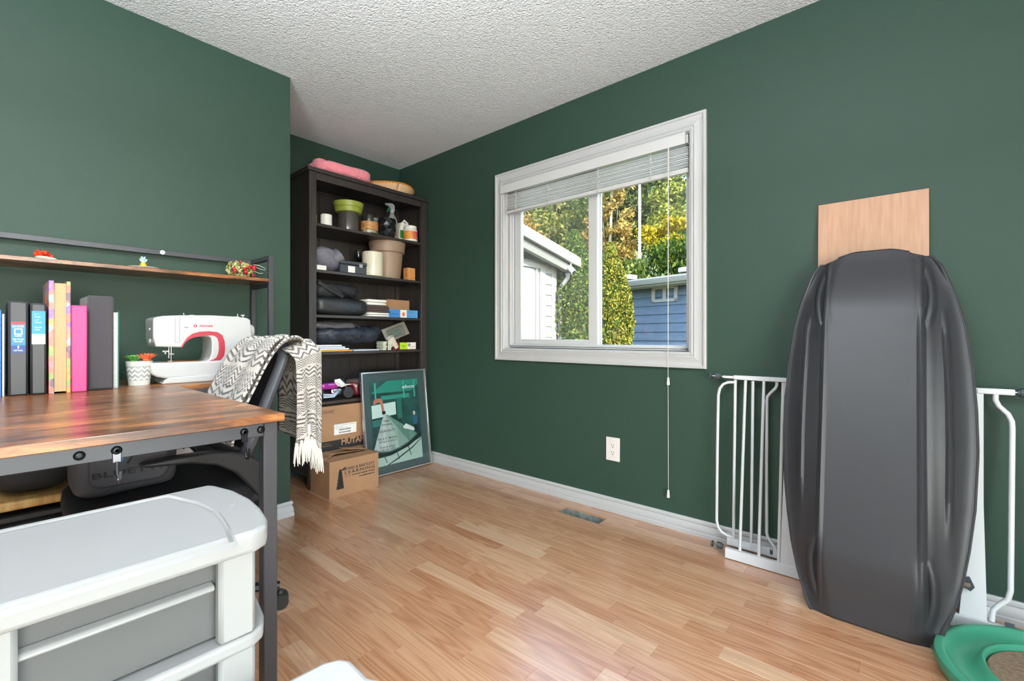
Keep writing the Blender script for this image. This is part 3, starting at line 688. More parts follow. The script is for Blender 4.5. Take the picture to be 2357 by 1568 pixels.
# ================================================================ books and binders standing on the desk
BKB = mat('black_binder', (52, 52, 55), .42, bump=(500, .1, .0004)); PAGE = mat('book_pages', (190, 164, 126), .8, var=(2, (174, 146, 108), (1, 300, 1)))
WP = mat('white_paper', (234, 233, 230), .7); BLUEL = mat('blue_label', (40, 122, 190), .45); NAVY = mat('navy_label', (36, 62, 130), .45); REDL = mat('red_label', (214, 48, 60), .45)
PINK = mat('pink_cover', (214, 66, 124), .5, bump=(600, .1, .0004)); TEAL = mat('teal_board', (56, 110, 98), .6); DARKC = mat('charcoal_cloth', (58, 54, 58), .75, bump=(400, .25, .0006), sheen=.2)
WT = mat('white_print', (240, 240, 240), .5)
def floral():
    g = G('floral_cover'); tc = g.n('ShaderNodeTexCoord')
    v = g.n('ShaderNodeTexVoronoi', {'Vector': tc.outputs['Object'], 'Scale': 42., 'Randomness': 1.})
    sep = g.n('ShaderNodeSeparateColor', {0: v.outputs['Color']})
    c = g.ramp(sep.outputs[0], [(0, (30, 50, 92)), (.15, (232, 106, 92)), (.34, (238, 150, 60)), (.48, (106, 150, 66)), (.62, (236, 120, 128)), (.76, (110, 80, 176)), (.9, (108, 188, 206))], 'CONSTANT')
    n = g.n('ShaderNodeTexNoise', {'Vector': tc.outputs['Object'], 'Scale': 90., 'Detail': 2.})
    g.set(g.b.inputs['Base Color'], g.mix(g.math('MULTIPLY', n.outputs[0], .35), c, L3((240, 170, 150)))); g.b.inputs['Roughness'].default_value = .4; return g.m
FLOR = floral()
FX = -2.005
Rp = Matrix.Rotation
def spine(o): return frame(o, (0, 1, 0), (0, 0, 1))
# leaning papers and folders
cols = [(230, 232, 230), (196, 214, 222), (226, 222, 206), (60, 110, 176), (236, 236, 234)]
for i, c in enumerate(cols):
    y = .006+i*.0062
    o = tag(MB().box(FX-.235-.004*i, FX-.012+.006*(i % 2), y, y+.0045, DZ+.0005, DZ+.245+.012*((i*7) % 4), .0006).build('paper_folder', mat('folder_%d' % i, c, .6)),
        ['white paper folder leftmost on the desk', 'pale blue paper folder second from the left end of the desk', 'cream paper folder in the middle of the leftmost papers', 'blue cardboard folder among the leftmost papers', 'white paper folder pressed against the first black binder'][i], 'folder', 'papers at the left of the book row')
def binder(y0, y1, h, d, label, kind):
    t = thing('ring_binder', label, 'binder', (FX-d/2, (y0+y1)/2, DZ), group='black ring binders on the desk')
    P = rrect(y0, y1, 0, 1, .0)
    m = MB(); m.box(FX-.012, FX, y0, y1, DZ+.0005, DZ+h, .006); m.build('spine', BKB, t)
    for a, b_ in ((y0, y0+.003), (y1-.003, y1)): MB().box(FX-d, FX-.010, a, b_, DZ+.0005, DZ+h, .001).build('cover', BKB, t)
    MB().box(FX-d+.01, FX-.02, y0+.006, y1-.006, DZ+.008, DZ+h-.012).build('pages', WP, t)
    yc = (y0+y1)/2; e = .0004
    if kind == 1:
        lb = MB().box(FX, FX+e, yc-.0145, yc+.0145, DZ+.130, DZ+.222).build('label', BLUEL, t)
        MB().box(FX+e, FX+2*e, yc-.0145, yc+.0145, DZ+.214, DZ+.222).build('label_band', REDL, lb); MB().box(FX+e, FX+2*e, yc-.0145, yc+.0145, DZ+.130, DZ+.152).build('label_band', NAVY, lb)
        MB().box(FX+e, FX+2*e, yc-.0085, yc+.0085, DZ+.184, DZ+.202).build('label_emblem', WT, lb); MB().box(FX+2*e, FX+2.4*e, yc-.006, yc+.0055, DZ+.187, DZ+.199).build('label_emblem', BLUEL, lb)
        for z, s, w_ in ((.2055, 'BINDER', .024), (.177, 'D-RING', .014), (.168, 'Letter size pages', .022), (.161, 'View cover', .018), (.1425, '1', .003), (.1345, 'Inch Pouces', .018)):
            text('lettering', s, WT, spine((FX+2.5*e, yc, DZ+z)), lb, False, w_, .006 if s != '1' else .0085, .00005, align='CENTER')
    else:
        lb = MB().box(FX, FX+e, yc-.0145, yc+.0145, DZ+.155, DZ+.256).build('label', mat('cyan_label', (46, 140, 206), .45), t)
        MB().box(FX+e, FX+1.6*e, yc-.0145, yc+.0145, DZ+.155, DZ+.186).build('label_band', WT, lb)
        for z, s, w_, c in ((.243, '1"', .008, WT), (.236, 'Inch', .012, WT), (.226, '1.5"', .009, WT), (.219, 'Pouces', .014, WT), (.204, 'View Binder', .015, WT), (.197, 'Durable', .011, WT), (.176, 'holds 175', .012, BKB), (.169, 'sheets', .011, BKB)):
            text('lettering', s, c, spine((FX+2.5*e, yc-.008, DZ+z)), lb, False, w_, .005, .00005)
binder(.0425, .0835, .284, .26, 'black ring binder with blue and red spine label, left of its pair', 1)
binder(.0875, .1225, .280, .26, 'black ring binder with light blue and white spine label', 2)
t = thing('floral_book', 'thick flowery hardcover with cream page edges facing out', 'book', (FX-.10, .151, DZ))
for a, b_ in ((.1265, .1385), (.1655, .1755)): MB().box(FX-.215, FX+.004, a, b_, DZ+.0005, DZ+.352, .001).build('cover', FLOR, t)
MB().box(FX-.215, FX-.205, .1385, .1655, DZ+.0005, DZ+.352, .001).build('spine', FLOR, t)
MB().box(FX-.205, FX-.002, .1385, .1655, DZ+.006, DZ+.345).build('pages', PAGE, t)
t = thing('pink_book', 'bright pink cloth hardcover between the flowery book and the black case', 'book', (FX-.1, .195, DZ))
m = MB(); m.box(FX-.010, FX+.001, .1765, .2145, DZ+.0005, DZ+.278, .003); m.build('spine', PINK, t)
for a, b_ in ((.1765, .1795), (.2115, .2145)): MB().box(FX-.20, FX-.008, a, b_, DZ+.0005, DZ+.278, .001).build('cover', PINK, t)
MB().box(FX-.195, FX-.012, .18, .211, DZ+.004, DZ+.273).build('pages', PAGE, t)
t = thing('black_case', 'charcoal cloth covered slipcase, widest of the book row', 'case', (FX-.10, .252, DZ))
MB().box(FX-.225, FX-.032, .218, .284, DZ+.0005, DZ+.314, .004).build('shell', DARKC, t)
MB().box(FX-.032, FX-.030, .224, .280, DZ+.006, DZ+.308, .001).build('front_panel', DARKC, t)
t = thing('spiral_notebook', 'white spiral notebook with teal back board at the right of the books', 'notebook', (FX-.1, .296, DZ))
NX = FX-.075
MB().box(NX-.21, NX+.004, .3005, .3035, DZ+.0005, DZ+.265, .0006).build('back_board', TEAL, t)
MB().box(NX-.205, NX, .289, .3005, DZ+.0005, DZ+.262).build('pages', WP, t)
for i in range(30):
    z = DZ+.008+i*.0083
    MB().tube([(NX-.004+.006*math.cos(a), .2945+.0085*math.sin(a), z+.001*math.sin(a)) for a in [k*PI/5 for k in range(-4, 5)]], .0009, 5, caps=False).build('ring', WT, t)
# succulent pot
t = thing('succulent_pot', 'small grey and white zigzag pot with green and orange succulents', 'plant', (-2.135, .369, DZ))
def zig():
    g = G('chevron_pot'); tc = g.n('ShaderNodeTexCoord'); s = g.n('ShaderNodeSeparateXYZ', {0: tc.outputs['UV']})
    tri = g.math('PINGPONG', g.math('MULTIPLY', s.outputs[0], 24.), 1.)
    f = g.math('FRACT', g.math('ADD', g.math('MULTIPLY', s.outputs[1], 5.2), g.math('MULTIPLY', tri, .55)))
    st = g.math('GREATER_THAN', f, .56); inb = g.math('MULTIPLY', g.math('GREATER_THAN', s.outputs[1], .2), g.math('LESS_THAN', s.outputs[1], .80))
    c = g.mix(inb, L3((222, 220, 212)), g.mix(st, L3((166, 166, 164)), L3((236, 236, 233))))
    g.set(g.b.inputs['Base Color'], c); g.b.inputs['Roughness'].default_value = .35; return g.m
cx, cy = -2.135, .369
m = MB(); m.grid(lambda u, v: (cx+(.031+.009*v)*math.cos(2*PI*u), cy+(.031+.009*v)*math.sin(2*PI*u), DZ+.0005+.088*v), 40, 8); m.build('pot', zig(), t)
MB().lathe([(0, .002), (.031, .0005)], (cx, cy, DZ), 40).lathe([(.040, .088), (.037, .088), (.036, .078), (0, .080)], (cx, cy, DZ), 40).build('rim', mat('pot_grey', (222, 220, 212), .4), t)
GS = mat('succulent_green', (72, 140, 58), .4, var=(40, (120, 172, 92))); OS = mat('succulent_orange', (222, 82, 42), .45, var=(60, (236, 128, 84)))
def rosette(c, n, r, h, m, wide):
    pl = MB().ball(c, (r*.35, r*.35, h*.5), 8, 6).build('succulent', m, t)
    for i in range(n):
        a = i*2.399; k = math.sqrt((i+1)/n); el = 1.45-1.0*k
        d = Vector((math.cos(a)*math.cos(el), math.sin(a)*math.cos(el), math.sin(el))); e = Vector(c)+d*r*(.55+.45*k); p = Vector(c)+d*r*.5
        MB().tube([c, p, e], [.002, wide, .0005], 6, flat=.5).build('leaf', m, pl)
rosette((cx+.004, cy-.018, DZ+.090), 22, .034, .016, GS, .0085); rosette((cx+.012, cy+.020, DZ+.092), 24, .040, .012, OS, .0046)
# ================================================================ sewing machine
def bev(o, w_, seg=3, ang=30):
    m = o.modifiers.new('bevel', 'BEVEL'); m.width = w_; m.segments = seg; m.limit_method = 'ANGLE'; m.angle_limit = math.radians(ang); m.harden_normals = False
    return o
MWH = mat('machine_white', (188, 188, 188), .28, coat=.2); MRED = mat('machine_red', (164, 50, 62), .4); STEEL = mat('steel', (190, 190, 192), .22, 1); LGR = mat('light_grey_plastic', (205, 205, 207), .4)
sm = thing('sewing_machine', 'white sewing machine with a red arched throat on the desk', 'sewing machine', (-2.17, .57, DZ))
MX = -2.105
body = [(.412, .897), (.404, .930), (.404, 1.000), (.4105, 1.0068), (.4345, 1.0128), (.4872, 1.0169), (.5865, 1.0204), (.6759, 1.0182), (.7212, 1.0134), (.7348, 1.0054), (.7375, .967), (.7426, .9186), (.7426, .772), (.560, .772), (.560, .8386),
        (.5762, .8391), (.5847, .8459), (.5916, .8696), (.5927, .9056), (.5906, .9275), (.583, .9351), (.5592, .9359), (.5325, .9328), (.5161, .9251), (.5016, .9105), (.4936, .8934)]
fn = lambda a, b_, d: (d, a, b_)
bev(MB().prism(body, fn, MX, MX-.125).build('body', MWH, sm, smooth=30), .006)
bed = [(.393, .838), (.3945, .815), (.398, .797), (.4135, .785), (.440, .778), (.7426, .778), (.7426, .835), (.60, .8375)]
bev(MB().prism(bed, fn, MX+.006, MX-.135).build('free_arm_bed', MWH, sm, smooth=30), .007)
bev(MB().prism([(.428, DZ+.0005), (.436, .772), (.450, .781), (.742, .790), (.746, DZ+.0005)], fn, MX+.014, MX-.14).build('base', MWH, sm, smooth=30), .005)
ao = [(.4888, .8934), (.4968, .9106), (.5096, .9317), (.5259, .946), (.5491, .954), (.5796, .9566), (.6109, .9536), (.6286, .9416), (.6375, .9172), (.6393, .8846), (.6357, .8562), (.6232, .8405), (.6038, .8385), (.583, .8385)]
ai = [(.4936, .8934), (.5020, .9098), (.5165, .9245), (.5330, .9322), (.5500, .9350), (.583, .9400), (.600, .9385), (.611, .930), (.616, .912), (.617, .886), (.6145, .866), (.608, .8505), (.598, .843), (.583, .8395)]
m = MB(); n = len(ao)
m.add([(MX+.0008, a, b_) for a, b_ in ao]+[(MX+.0008, a, b_) for a, b_ in ai]+[(MX-.004, a, b_) for a, b_ in ao]+[(MX-.004, a, b_) for a, b_ in ai],
      [(i, i+1, n+i+1, n+i) for i in range(n-1)]+[(2*n+i, 2*n+i+1, i+1, i) for i in range(n-1)]+[(n+i, n+i+1, 3*n+i+1, 3*n+i) for i in range(n-1)])
m.build('red_trim', MRED, sm, smooth=25)
MB().box(MX-.11, MX-.012, .452, .560, .8375, .8395, .001).build('needle_plate', mat('brass_plate', (176, 120, 70), .35, .5), sm)
MB().box(MX-.0005, MX+.0007, .4705, .4715, .912, 1.009).box(MX-.0005, MX+.0007, .4850, .4860, .914, 1.012).box(MX-.0005, MX+.0007, .4715, .485, .9115, .9125).build('thread_slot', mat('slot_grey', (120, 120, 122), .6), sm)
tl = MB().prism(rrect(.496, .519, .946, .984, .010), fn, MX-.002, MX+.002).build('stitch_lever_plate', LGR, sm)
MB().box(MX+.002, MX+.012, .499, .513, .970, .9765, .002).build('lever', MWH, tl)
m = Matrix.Rotation(PI/2, 3, 'Y')
dl = MB().lathe([(.0245, -.004), (.0245, .004), (.022, .010), (0, .011)], (MX, .690, .879), 32, M=m).build('stitch_dial', MWH, sm)
for i in range(18):
    a = 2*PI*i/18; MB().box(-.0002, .0003, -.0005, .0005, -.0016, .0016, M=Matrix.Translation((MX+.0103, .690+.0195*math.sin(a), .879+.0195*math.cos(a))) @ Matrix.Rotation(-a, 4, 'X')).build('mark', mat('slot_grey'), dl)
RL = mat('logo_red', (178, 34, 66), .4)
MB().lathe([(.0135, 0), (.0135, .0006), (0, .0006)], (MX+.0105, .6925, .879), 28, M=m).build('dial_emblem', RL, dl)
text('dial_letter', 'S', WT, frame((MX+.0114, .6925, .8735), (0, 1, 0), (0, 0, 1)), dl, False, .011, .013, .0002, .0009, 'CENTER')
lg = MB().lathe([(.0058, 0), (.0058, .0005), (0, .0005)], (MX, .5365, .9768), 24, M=m).build('logo', RL, sm)
text('logo_letter', 'S', WT, frame((MX+.0007, .5365, .9742), (0, 1, 0), (0, 0, 1)), lg, False, .0046, .0055, .0001, .0002, 'CENTER')
text('lettering', 'SINGER', RL, frame((MX+.0004, .5497, .9737), (0, 1, 0), (0, 0, 1)), sm, False, .048, .0066, .0002, .0003)
my = Matrix.Rotation(-PI/2, 3, 'X')
MB().lathe([(.026, 0), (.030, .004), (.030, .016), (.026, .022), (0, .023)], (MX-.062, .741, .958), 28, M=my).build('hand_wheel', MWH, sm)
MB().cyl((MX-.055, .4705, .897), (MX-.055, .4705, .868), .0035).cyl((MX-.055, .4705, .87), (MX-.055, .4705, .842), .0012).box(MX-.062, MX-.046, .462, .479, .864, .871, .001).build('needle_bar', STEEL, sm)
MB().cyl((MX-.045, .461, .897), (MX-.045, .461, .852), .0028).box(MX-.056, MX-.030, .454, .470, .840, .8425).box(MX-.05, MX-.04, .440, .462, .876, .881).box(MX-.05, MX-.04, .447, .452, .868, .878).tube([(MX-.05, .472, .879), (MX-.04, .49, .879), (MX-.03, .4905, .876)], .0014, 6).build('presser_foot', STEEL, sm)
for y in (.406, .410): pass
for z, k in ((.963, .005), (.918, .009)):
    MB().ball((MX-.05, .404, z), (k, .004, k), 10, 8).build('side_knob', LGR, sm)
for y, r, h in ((.540, .010, .004), (.620, .012, .004), (.700, .011, .003)): MB().lathe([(r, -.004), (r, h*.6), (r*.7, h), (0, h)], (MX-.06, y, 1.018), 18).build('top_knob', LGR, sm)
MB().cyl((MX-.06, .512, 1.014), (MX-.06, .512, 1.028), .0025).cyl((MX-.06, .509, 1.022), (MX-.06, .515, 1.022), .004).build('thread_guide', STEEL, sm)
MB().cyl((MX-.07, .708, 1.014), (MX-.07, .708, 1.033), .0015).box(MX-.075, MX-.06, .720, .733, 1.024, 1.029, .001).cyl((MX-.068, .728, 1.012), (MX-.068, .728, 1.025), .0025).build('spool_pin', LGR, sm)
MB().cyl((MX-.03, .737, .935), (MX-.03, .741, .935), .004).build('side_button', BOLT, sm)

# ================================================================ office chair
CB = mat('chair_black_plastic', (34, 35, 38), .35); CF = mat('chair_black_fabric', (24, 24, 26), .85, bump=(500, .4, .0008)); CGR = mat('chair_grey_frame', (74, 76, 82), .4)
CX, CY = -1.745, .40
ch = thing('office_chair', 'black office chair with looped arms pushed under the desk', 'chair', (CX, CY, 0))
st = MB().lathe([(.045, .075), (.045, .11), (.03, .125)], (CX, CY, 0), 16).build('hub', CB, ch)
ca = [.30+2*PI*k/5+math.radians(68-17) for k in range(5)]
for a in ca:
    d = Vector((math.cos(a), math.sin(a), 0)); c = Vector((CX, CY, 0))
    MB().tube([c+Vector((0, 0, .10)), c+d*.15+Vector((0, 0, .095)), c+d*.285+Vector((0, 0, .078))], [.028, .024, .016], 8, flat=.7).build('base_leg', CB, ch)
    q = c+d*.287; s_ = Vector((-d.y, d.x, 0)); cs = MB()
    for k in (-1, 1): cs.cyl(q+s_*(k*.006)+Vector((0, 0, .026)), q+s_*(k*.022)+Vector((0, 0, .026)), .026, n=16)
    cs.ball(q+Vector((0, 0, .036)), (.018, .018, .028), 10, 8); cs.build('caster', CB, ch)
MB().cyl((CX, CY, .11), (CX, CY, .41), .024).cyl((CX, CY, .11), (CX, CY, .27), .032).build('gas_cylinder', CB, ch)
MB().blob((CX, CY-.03, .452), (.46, .46, .085), 2, .02, 4, .35, 32, 14, False).build('seat', CF, ch)
MB().box(CX-.14, CX+.14, CY-.16, CY+.12, .40, .418, .008).build('seat_plate', CB, ch)
arm = [(.261, .597), (.277, .604), (.333, .606), (.403, .605), (.469, .597), (.516, .582), (.558, .549), (.583, .502), (.585, .452), (.575, .430), (.552, .440), (.525, .478), (.486, .530), (.436, .563), (.372, .582), (.277, .590)]
for x in (-1.545, -1.995+.0): 
    ar = bev(MB().prism(arm, fn, x+.0, x+.042).build('armrest', CB, ch, smooth=30), .006, 2)
    MB().tube([(x+.02, .57, .445), (x+(.0 if x > -1.8 else .03), .50, .425), (CX+(.10 if x > -1.8 else -.10), .44, .409)], .014, 8).build('arm_bracket', CB, ch)
# backrest: leaning frame with fabric panel
B0 = Vector((CX, .515, .560)); Bu = Vector((0, .135, .350)).normalized(); Bh = .362; BW = .215
def bp(x, h, n_=0):
    nrm = Vector((1, 0, 0)).cross(Bu)
    return B0+Vector((x, 0, 0))+Bu*h+nrm*n_+Vector((0, .022*(1-(x/BW)**2), 0))
out = rrect(-BW, BW, 0, Bh, .07, 6)
MB().tube([bp(x, h) for x, h in out]+[bp(*out[0]), bp(*out[1])], .020, 10, caps=False, flat=.85, up=(0, -1, .3)).build('back_frame', CGR, ch)
m = MB(); m.grid(lambda u, v: bp((u-.5)*2*(BW-.005)*(1-.10*max(0, (abs(v-.5)*2))**8), .008+v*(Bh-.016)), 14, 12); m.build('back_panel', CF, ch)
MB().tube([(CX, .46, .405), (CX, .56, .41), (CX, .585, .48), (CX, .590, .62)], .022, 10, flat=.6).build('back_support', CB, ch)

# ================================================================ patterned throw over the chair back
def throw_mat():
    g = G('woven_throw'); tc = g.n('ShaderNodeTexCoord'); s = g.n('ShaderNodeSeparateXYZ', {0: tc.outputs['UV']})
    u, v = s.outputs[0], s.outputs[1]
    nz = g.n('ShaderNodeTexNoise', {'Vector': tc.outputs['UV'], 'Scale': 110., 'Detail': 2.})
    tri = g.math('PINGPONG', g.math('MULTIPLY', u, 13.), 1.)
    zz = g.math('FRACT', g.math('ADD', g.math('MULTIPLY', v, 30.), g.math('MULTIPLY', tri, .9)))
    z2 = g.math('FRACT', g.math('ADD', g.math('MULTIPLY', v, 52.), g.math('MULTIPLY', g.math('PINGPONG', g.math('MULTIPLY', u, 26.), 1.), 1.3)))
    band = g.math('FRACT', g.math('MULTIPLY', v, 5.5)); sel = g.math('GREATER_THAN', band, .52)
    a = g.math('GREATER_THAN', g.math('ADD', zz, g.math('MULTIPLY', g.math('SUBTRACT', nz.outputs[0], .5), .9)), .62)
    b_ = g.math('GREATER_THAN', g.math('ADD', z2, g.math('MULTIPLY', g.math('SUBTRACT', nz.outputs[0], .5), .9)), .60)
    f = g.math('ADD', g.math('MULTIPLY', a, g.math('SUBTRACT', 1., sel)), g.math('MULTIPLY', b_, sel))
    # plain border strips across the band changes
    ed = g.math('LESS_THAN', g.math('PINGPONG', g.math('ADD', band, .02), .5), .045)
    f = g.math('MULTIPLY', f, g.math('SUBTRACT', 1., ed))
    w1 = g.n('ShaderNodeTexNoise', {'Vector': tc.outputs['UV'], 'Scale': 330., 'Detail': 1.})
    c = g.mix(f, g.mix(w1.outputs[0], L3((176, 170, 162)), L3((206, 200, 192))), g.mix(w1.outputs[0], L3((44, 40, 42)), L3((92, 84, 82))))
    g.set(g.b.inputs['Base Color'], c); g.b.inputs['Roughness'].default_value = .9; g.b.inputs['Sheen Weight'].default_value = .2; g.bump(w1.outputs[0], .8, .003); return g.m
THR = throw_mat(); TASL = mat('cream_yarn', (204, 199, 192), .9, bump=(300, .5, .002))
th = thing('throw_blanket', 'black and cream zigzag woven throw with tassels draped over the chair back', 'blanket', (-1.66, .64, .50))
nb = Vector((1, 0, 0)).cross(Bu)
path = [(.470, .615), (.478, .66), (.497, .715), (.524, .775), (.556, .845), (.585, .893), (.620, .924), (.660, .932), (.694, .915), (.716, .875), (.724, .80), (.722, .72)]
def interp(P, t):
    k = t*(len(P)-1); i = min(int(k), len(P)-2); f = k-i; p0 = P[max(i-1, 0)]; p1 = P[i]; p2 = P[i+1]; p3 = P[min(i+2, len(P)-1)]
    return [.5*((2*p1[j])+(-p0[j]+p2[j])*f+(2*p0[j]-5*p1[j]+4*p2[j]-p3[j])*f*f+(-p0[j]+3*p1[j]-3*p2[j]+p3[j])*f**3) for j in range(len(p1))]
def sheet(name, fn_, nu, nv, uvm=None, th_=.006):
    m = MB(); m.grid(fn_, nu, nv)
    if uvm: m.uv = [uvm(a, b_) for a, b_ in m.uv]
    o = m.build(name, THR, th); s_ = o.modifiers.new('thickness', 'SOLIDIFY'); s_.thickness = th_; s_.offset = 0; return o
def front(u, v):
    y, z = interp(path, v); x = -1.815+u*(.325+.02*math.sin(v*5))
    f = .006*math.sin(u*17+v*4)+.004*math.sin(u*31+2)
    return (x, y-f*.8-.004*math.sin(v*9), z+f*.5-.02*(1-u)*max(0, .4-v))
sheet('drape', front, 44, 60, lambda a, b_: (a*.9, b_*1.0))
# second, overlapping fold on the near edge of the front
def fold(u, v):
    y, z = interp(path, .08+.52*v); x = -1.575+u*.090; k = .014+.008*math.sin(u*PI)+.004*math.sin(v*9)
    return (x, y-k*.75, z+k*.35)
sheet('fold', fold, 14, 40, lambda a, b_: (.7+a*.25, .1+b_*.52))
# hanging end, wrapping round the near rear corner
plan = [(-1.80, .722), (-1.62, .738), (-1.53, .742), (-1.488, .735), (-1.472, .715), (-1.476, .690), (-1.468, .668), (-1.474, .645)]
def hang(u, v):
    x, y = interp(plan, u); z1 = .925-.035*max(0, u-.55)*2; z0 = .585-.035*math.sin(u*6)
    k = max(0, .14-v)/.14
    wv = .010*math.sin(u*20+v*2)*min(1, v*2)
    return (x+wv-.05*k*k*(u > .3), y-.02*k*k+.012*v*math.sin(u*9), z1+(z0-z1)*v)
sheet('hanging_end', hang, 52, 44, lambda a, b_: (a*.85, b_*.75), .007)
Rt = random.Random(9)
for i in range(19):
    u = .10+.90*i/18; p = Vector(hang(u, .995)); m = MB()
    m.ball(p+Vector((0, 0, -.006)), (.0055, .0055, .006), 7, 5)
    for k in range(5):
        a = k*2*PI/5; q = p+Vector((.003*math.cos(a), .003*math.sin(a), -.01)); l = Rt.uniform(.055, .075)
        m.tube([q, q+Vector((.004*math.cos(a)+Rt.uniform(-.003, .003), .004*math.sin(a), -l*.5)), q+Vector((.007*math.cos(a)+Rt.uniform(-.005, .005), .007*math.sin(a), -l))], [.0026, .003, .0012], 5)
    m.build('tassel', TASL, th)
MB().box(-1.4655, -1.464, .668, .690, .615, .650).build('care_label', WP, th)

# ================================================================ backpack on the chair seat, things under the desk
BAG = mat('grey_backpack', (76, 74, 78), .7, bump=(350, .3, .0008)); BAGD = mat('backpack_dark', (30, 30, 32), .6); BLU = mat('blue_emblem', (22, 104, 170), .5)
bpk = thing('backpack', 'dark grey backpack with blue emblem resting on the chair seat', 'backpack', (-1.74, .27, .494))
MB().blob((-1.745, .265, .60), (.20, .235, .212), 4, .05, 7, .32, 36, 24).build('body', BAG, bpk)
bev(MB().prism(rrect(.178, .352, .525, .672, .03), fn, -1.652, -1.630).build('front_pocket', BAG, bpk), .008)
m = MB().prism([(.215, .645), (.268, .645), (.244, .590)], fn, -1.632, -1.6285); m.build('emblem', BLU, bpk)
text('lettering', 'BLUETTI', BAGD, frame((-1.629, .183, .556), (0, 1, 0), (0, 0, 1)), bpk, False, .150, .015, .0004, .0006)
MB().tube([(-1.628, .31, .672), (-1.626, .285, .64), (-1.627, .256, .585)], .0022, 6).build('zip', BAGD, bpk)
MB().tube([(-1.70, .20, .703), (-1.70, .235, .712), (-1.70, .27, .703)], .005, 8).build('handle', BAGD, bpk)
stl = thing('step_stool', 'low wooden stool with tan seat under the desk', 'stool', (-2.19, .10, 0))
TAN = mat('tan_wood', (176, 140, 84), .5, var=(8, (150, 112, 62), (1, 12, 1)))
bev(MB().box(-2.36, -2.03, -.03, .235, .41, .438).build('seat', TAN, stl), .008)
for x in (-2.33, -2.055):
    for y in (-.005, .210): MB().tube([(x, y, .41), (x+(.012 if x > -2.2 else -.012), y+(.008 if y > .1 else -.008), 0)], [.017, .013], 8).build('leg', mat('stool_leg', (140, 92, 54), .5), stl)
gb = thing('drawstring_pouch', 'black rounded pouch sitting on the low stool under the desk', 'bag', (-2.17, .12, .4385))
MB().blob((-2.17, .105, .536), (.27, .22, .195), 8, .05, 6, .75, 28, 18).build('pouch', mat('pouch_black', (26, 26, 28), .7, bump=(60, .3, .004)), gb)
MB().tube([(-2.17, .09, .628), (-2.15, .10, .66), (-2.14, .12, .64)], .006, 7).build('cord', BAGD, gb)
cr = thing('filler_crate', 'black crate added to fill the dark space beneath the low stool', 'crate', (-2.19, .10, 0))  # black filler added so the space under the desk reads dark
MB().box(-2.305, -2.085, .018, .190, .001, .36, .012).build('body', mat('crate_black', (28, 28, 30), .5), cr); MB().box(-2.312, -2.078, .012, .196, .36, .385, .006).build('rim', mat('crate_black'), cr)
MB().box(-2.0855, -2.074, .075, .135, .27, .30, .004).build('handle', BAGD, cr)
# drawer tower
DT = thing('drawer_tower', 'white plastic drawer tower with cloudy see-through drawers in front of the desk', 'drawers', (-.90, .12, 0))
PW_ = mat('white_plastic', (150, 150, 149), .34); CLD = glass_mat('cloudy_plastic', (196, 198, 198), 1.25, .3, .46, (134, 134, 134))
TZ = .640; XBk = -1.055; XFr = -.748
plan_ = [(XBk, -.075), (XFr+.02, -.075), (XFr, -.055), (XFr, .270), (-.760, .289), (-.792, .302), (-.851, .313), (-.911, .318), (-.981, .314), (-1.038, .300), (XBk, .292)]
lid = bev(MB().prism(plan_, lambda a, b_, d: (a, b_, d), TZ-.034, TZ).build('lid', PW_, DT, smooth=30), .008, 3)
rec = [(XBk+.022, -.02), (XFr+.028, -.02), (XFr+.028, .235), (-.80, .250), (-.87, .258), (-.95, .250), (XBk+.022, .225)]
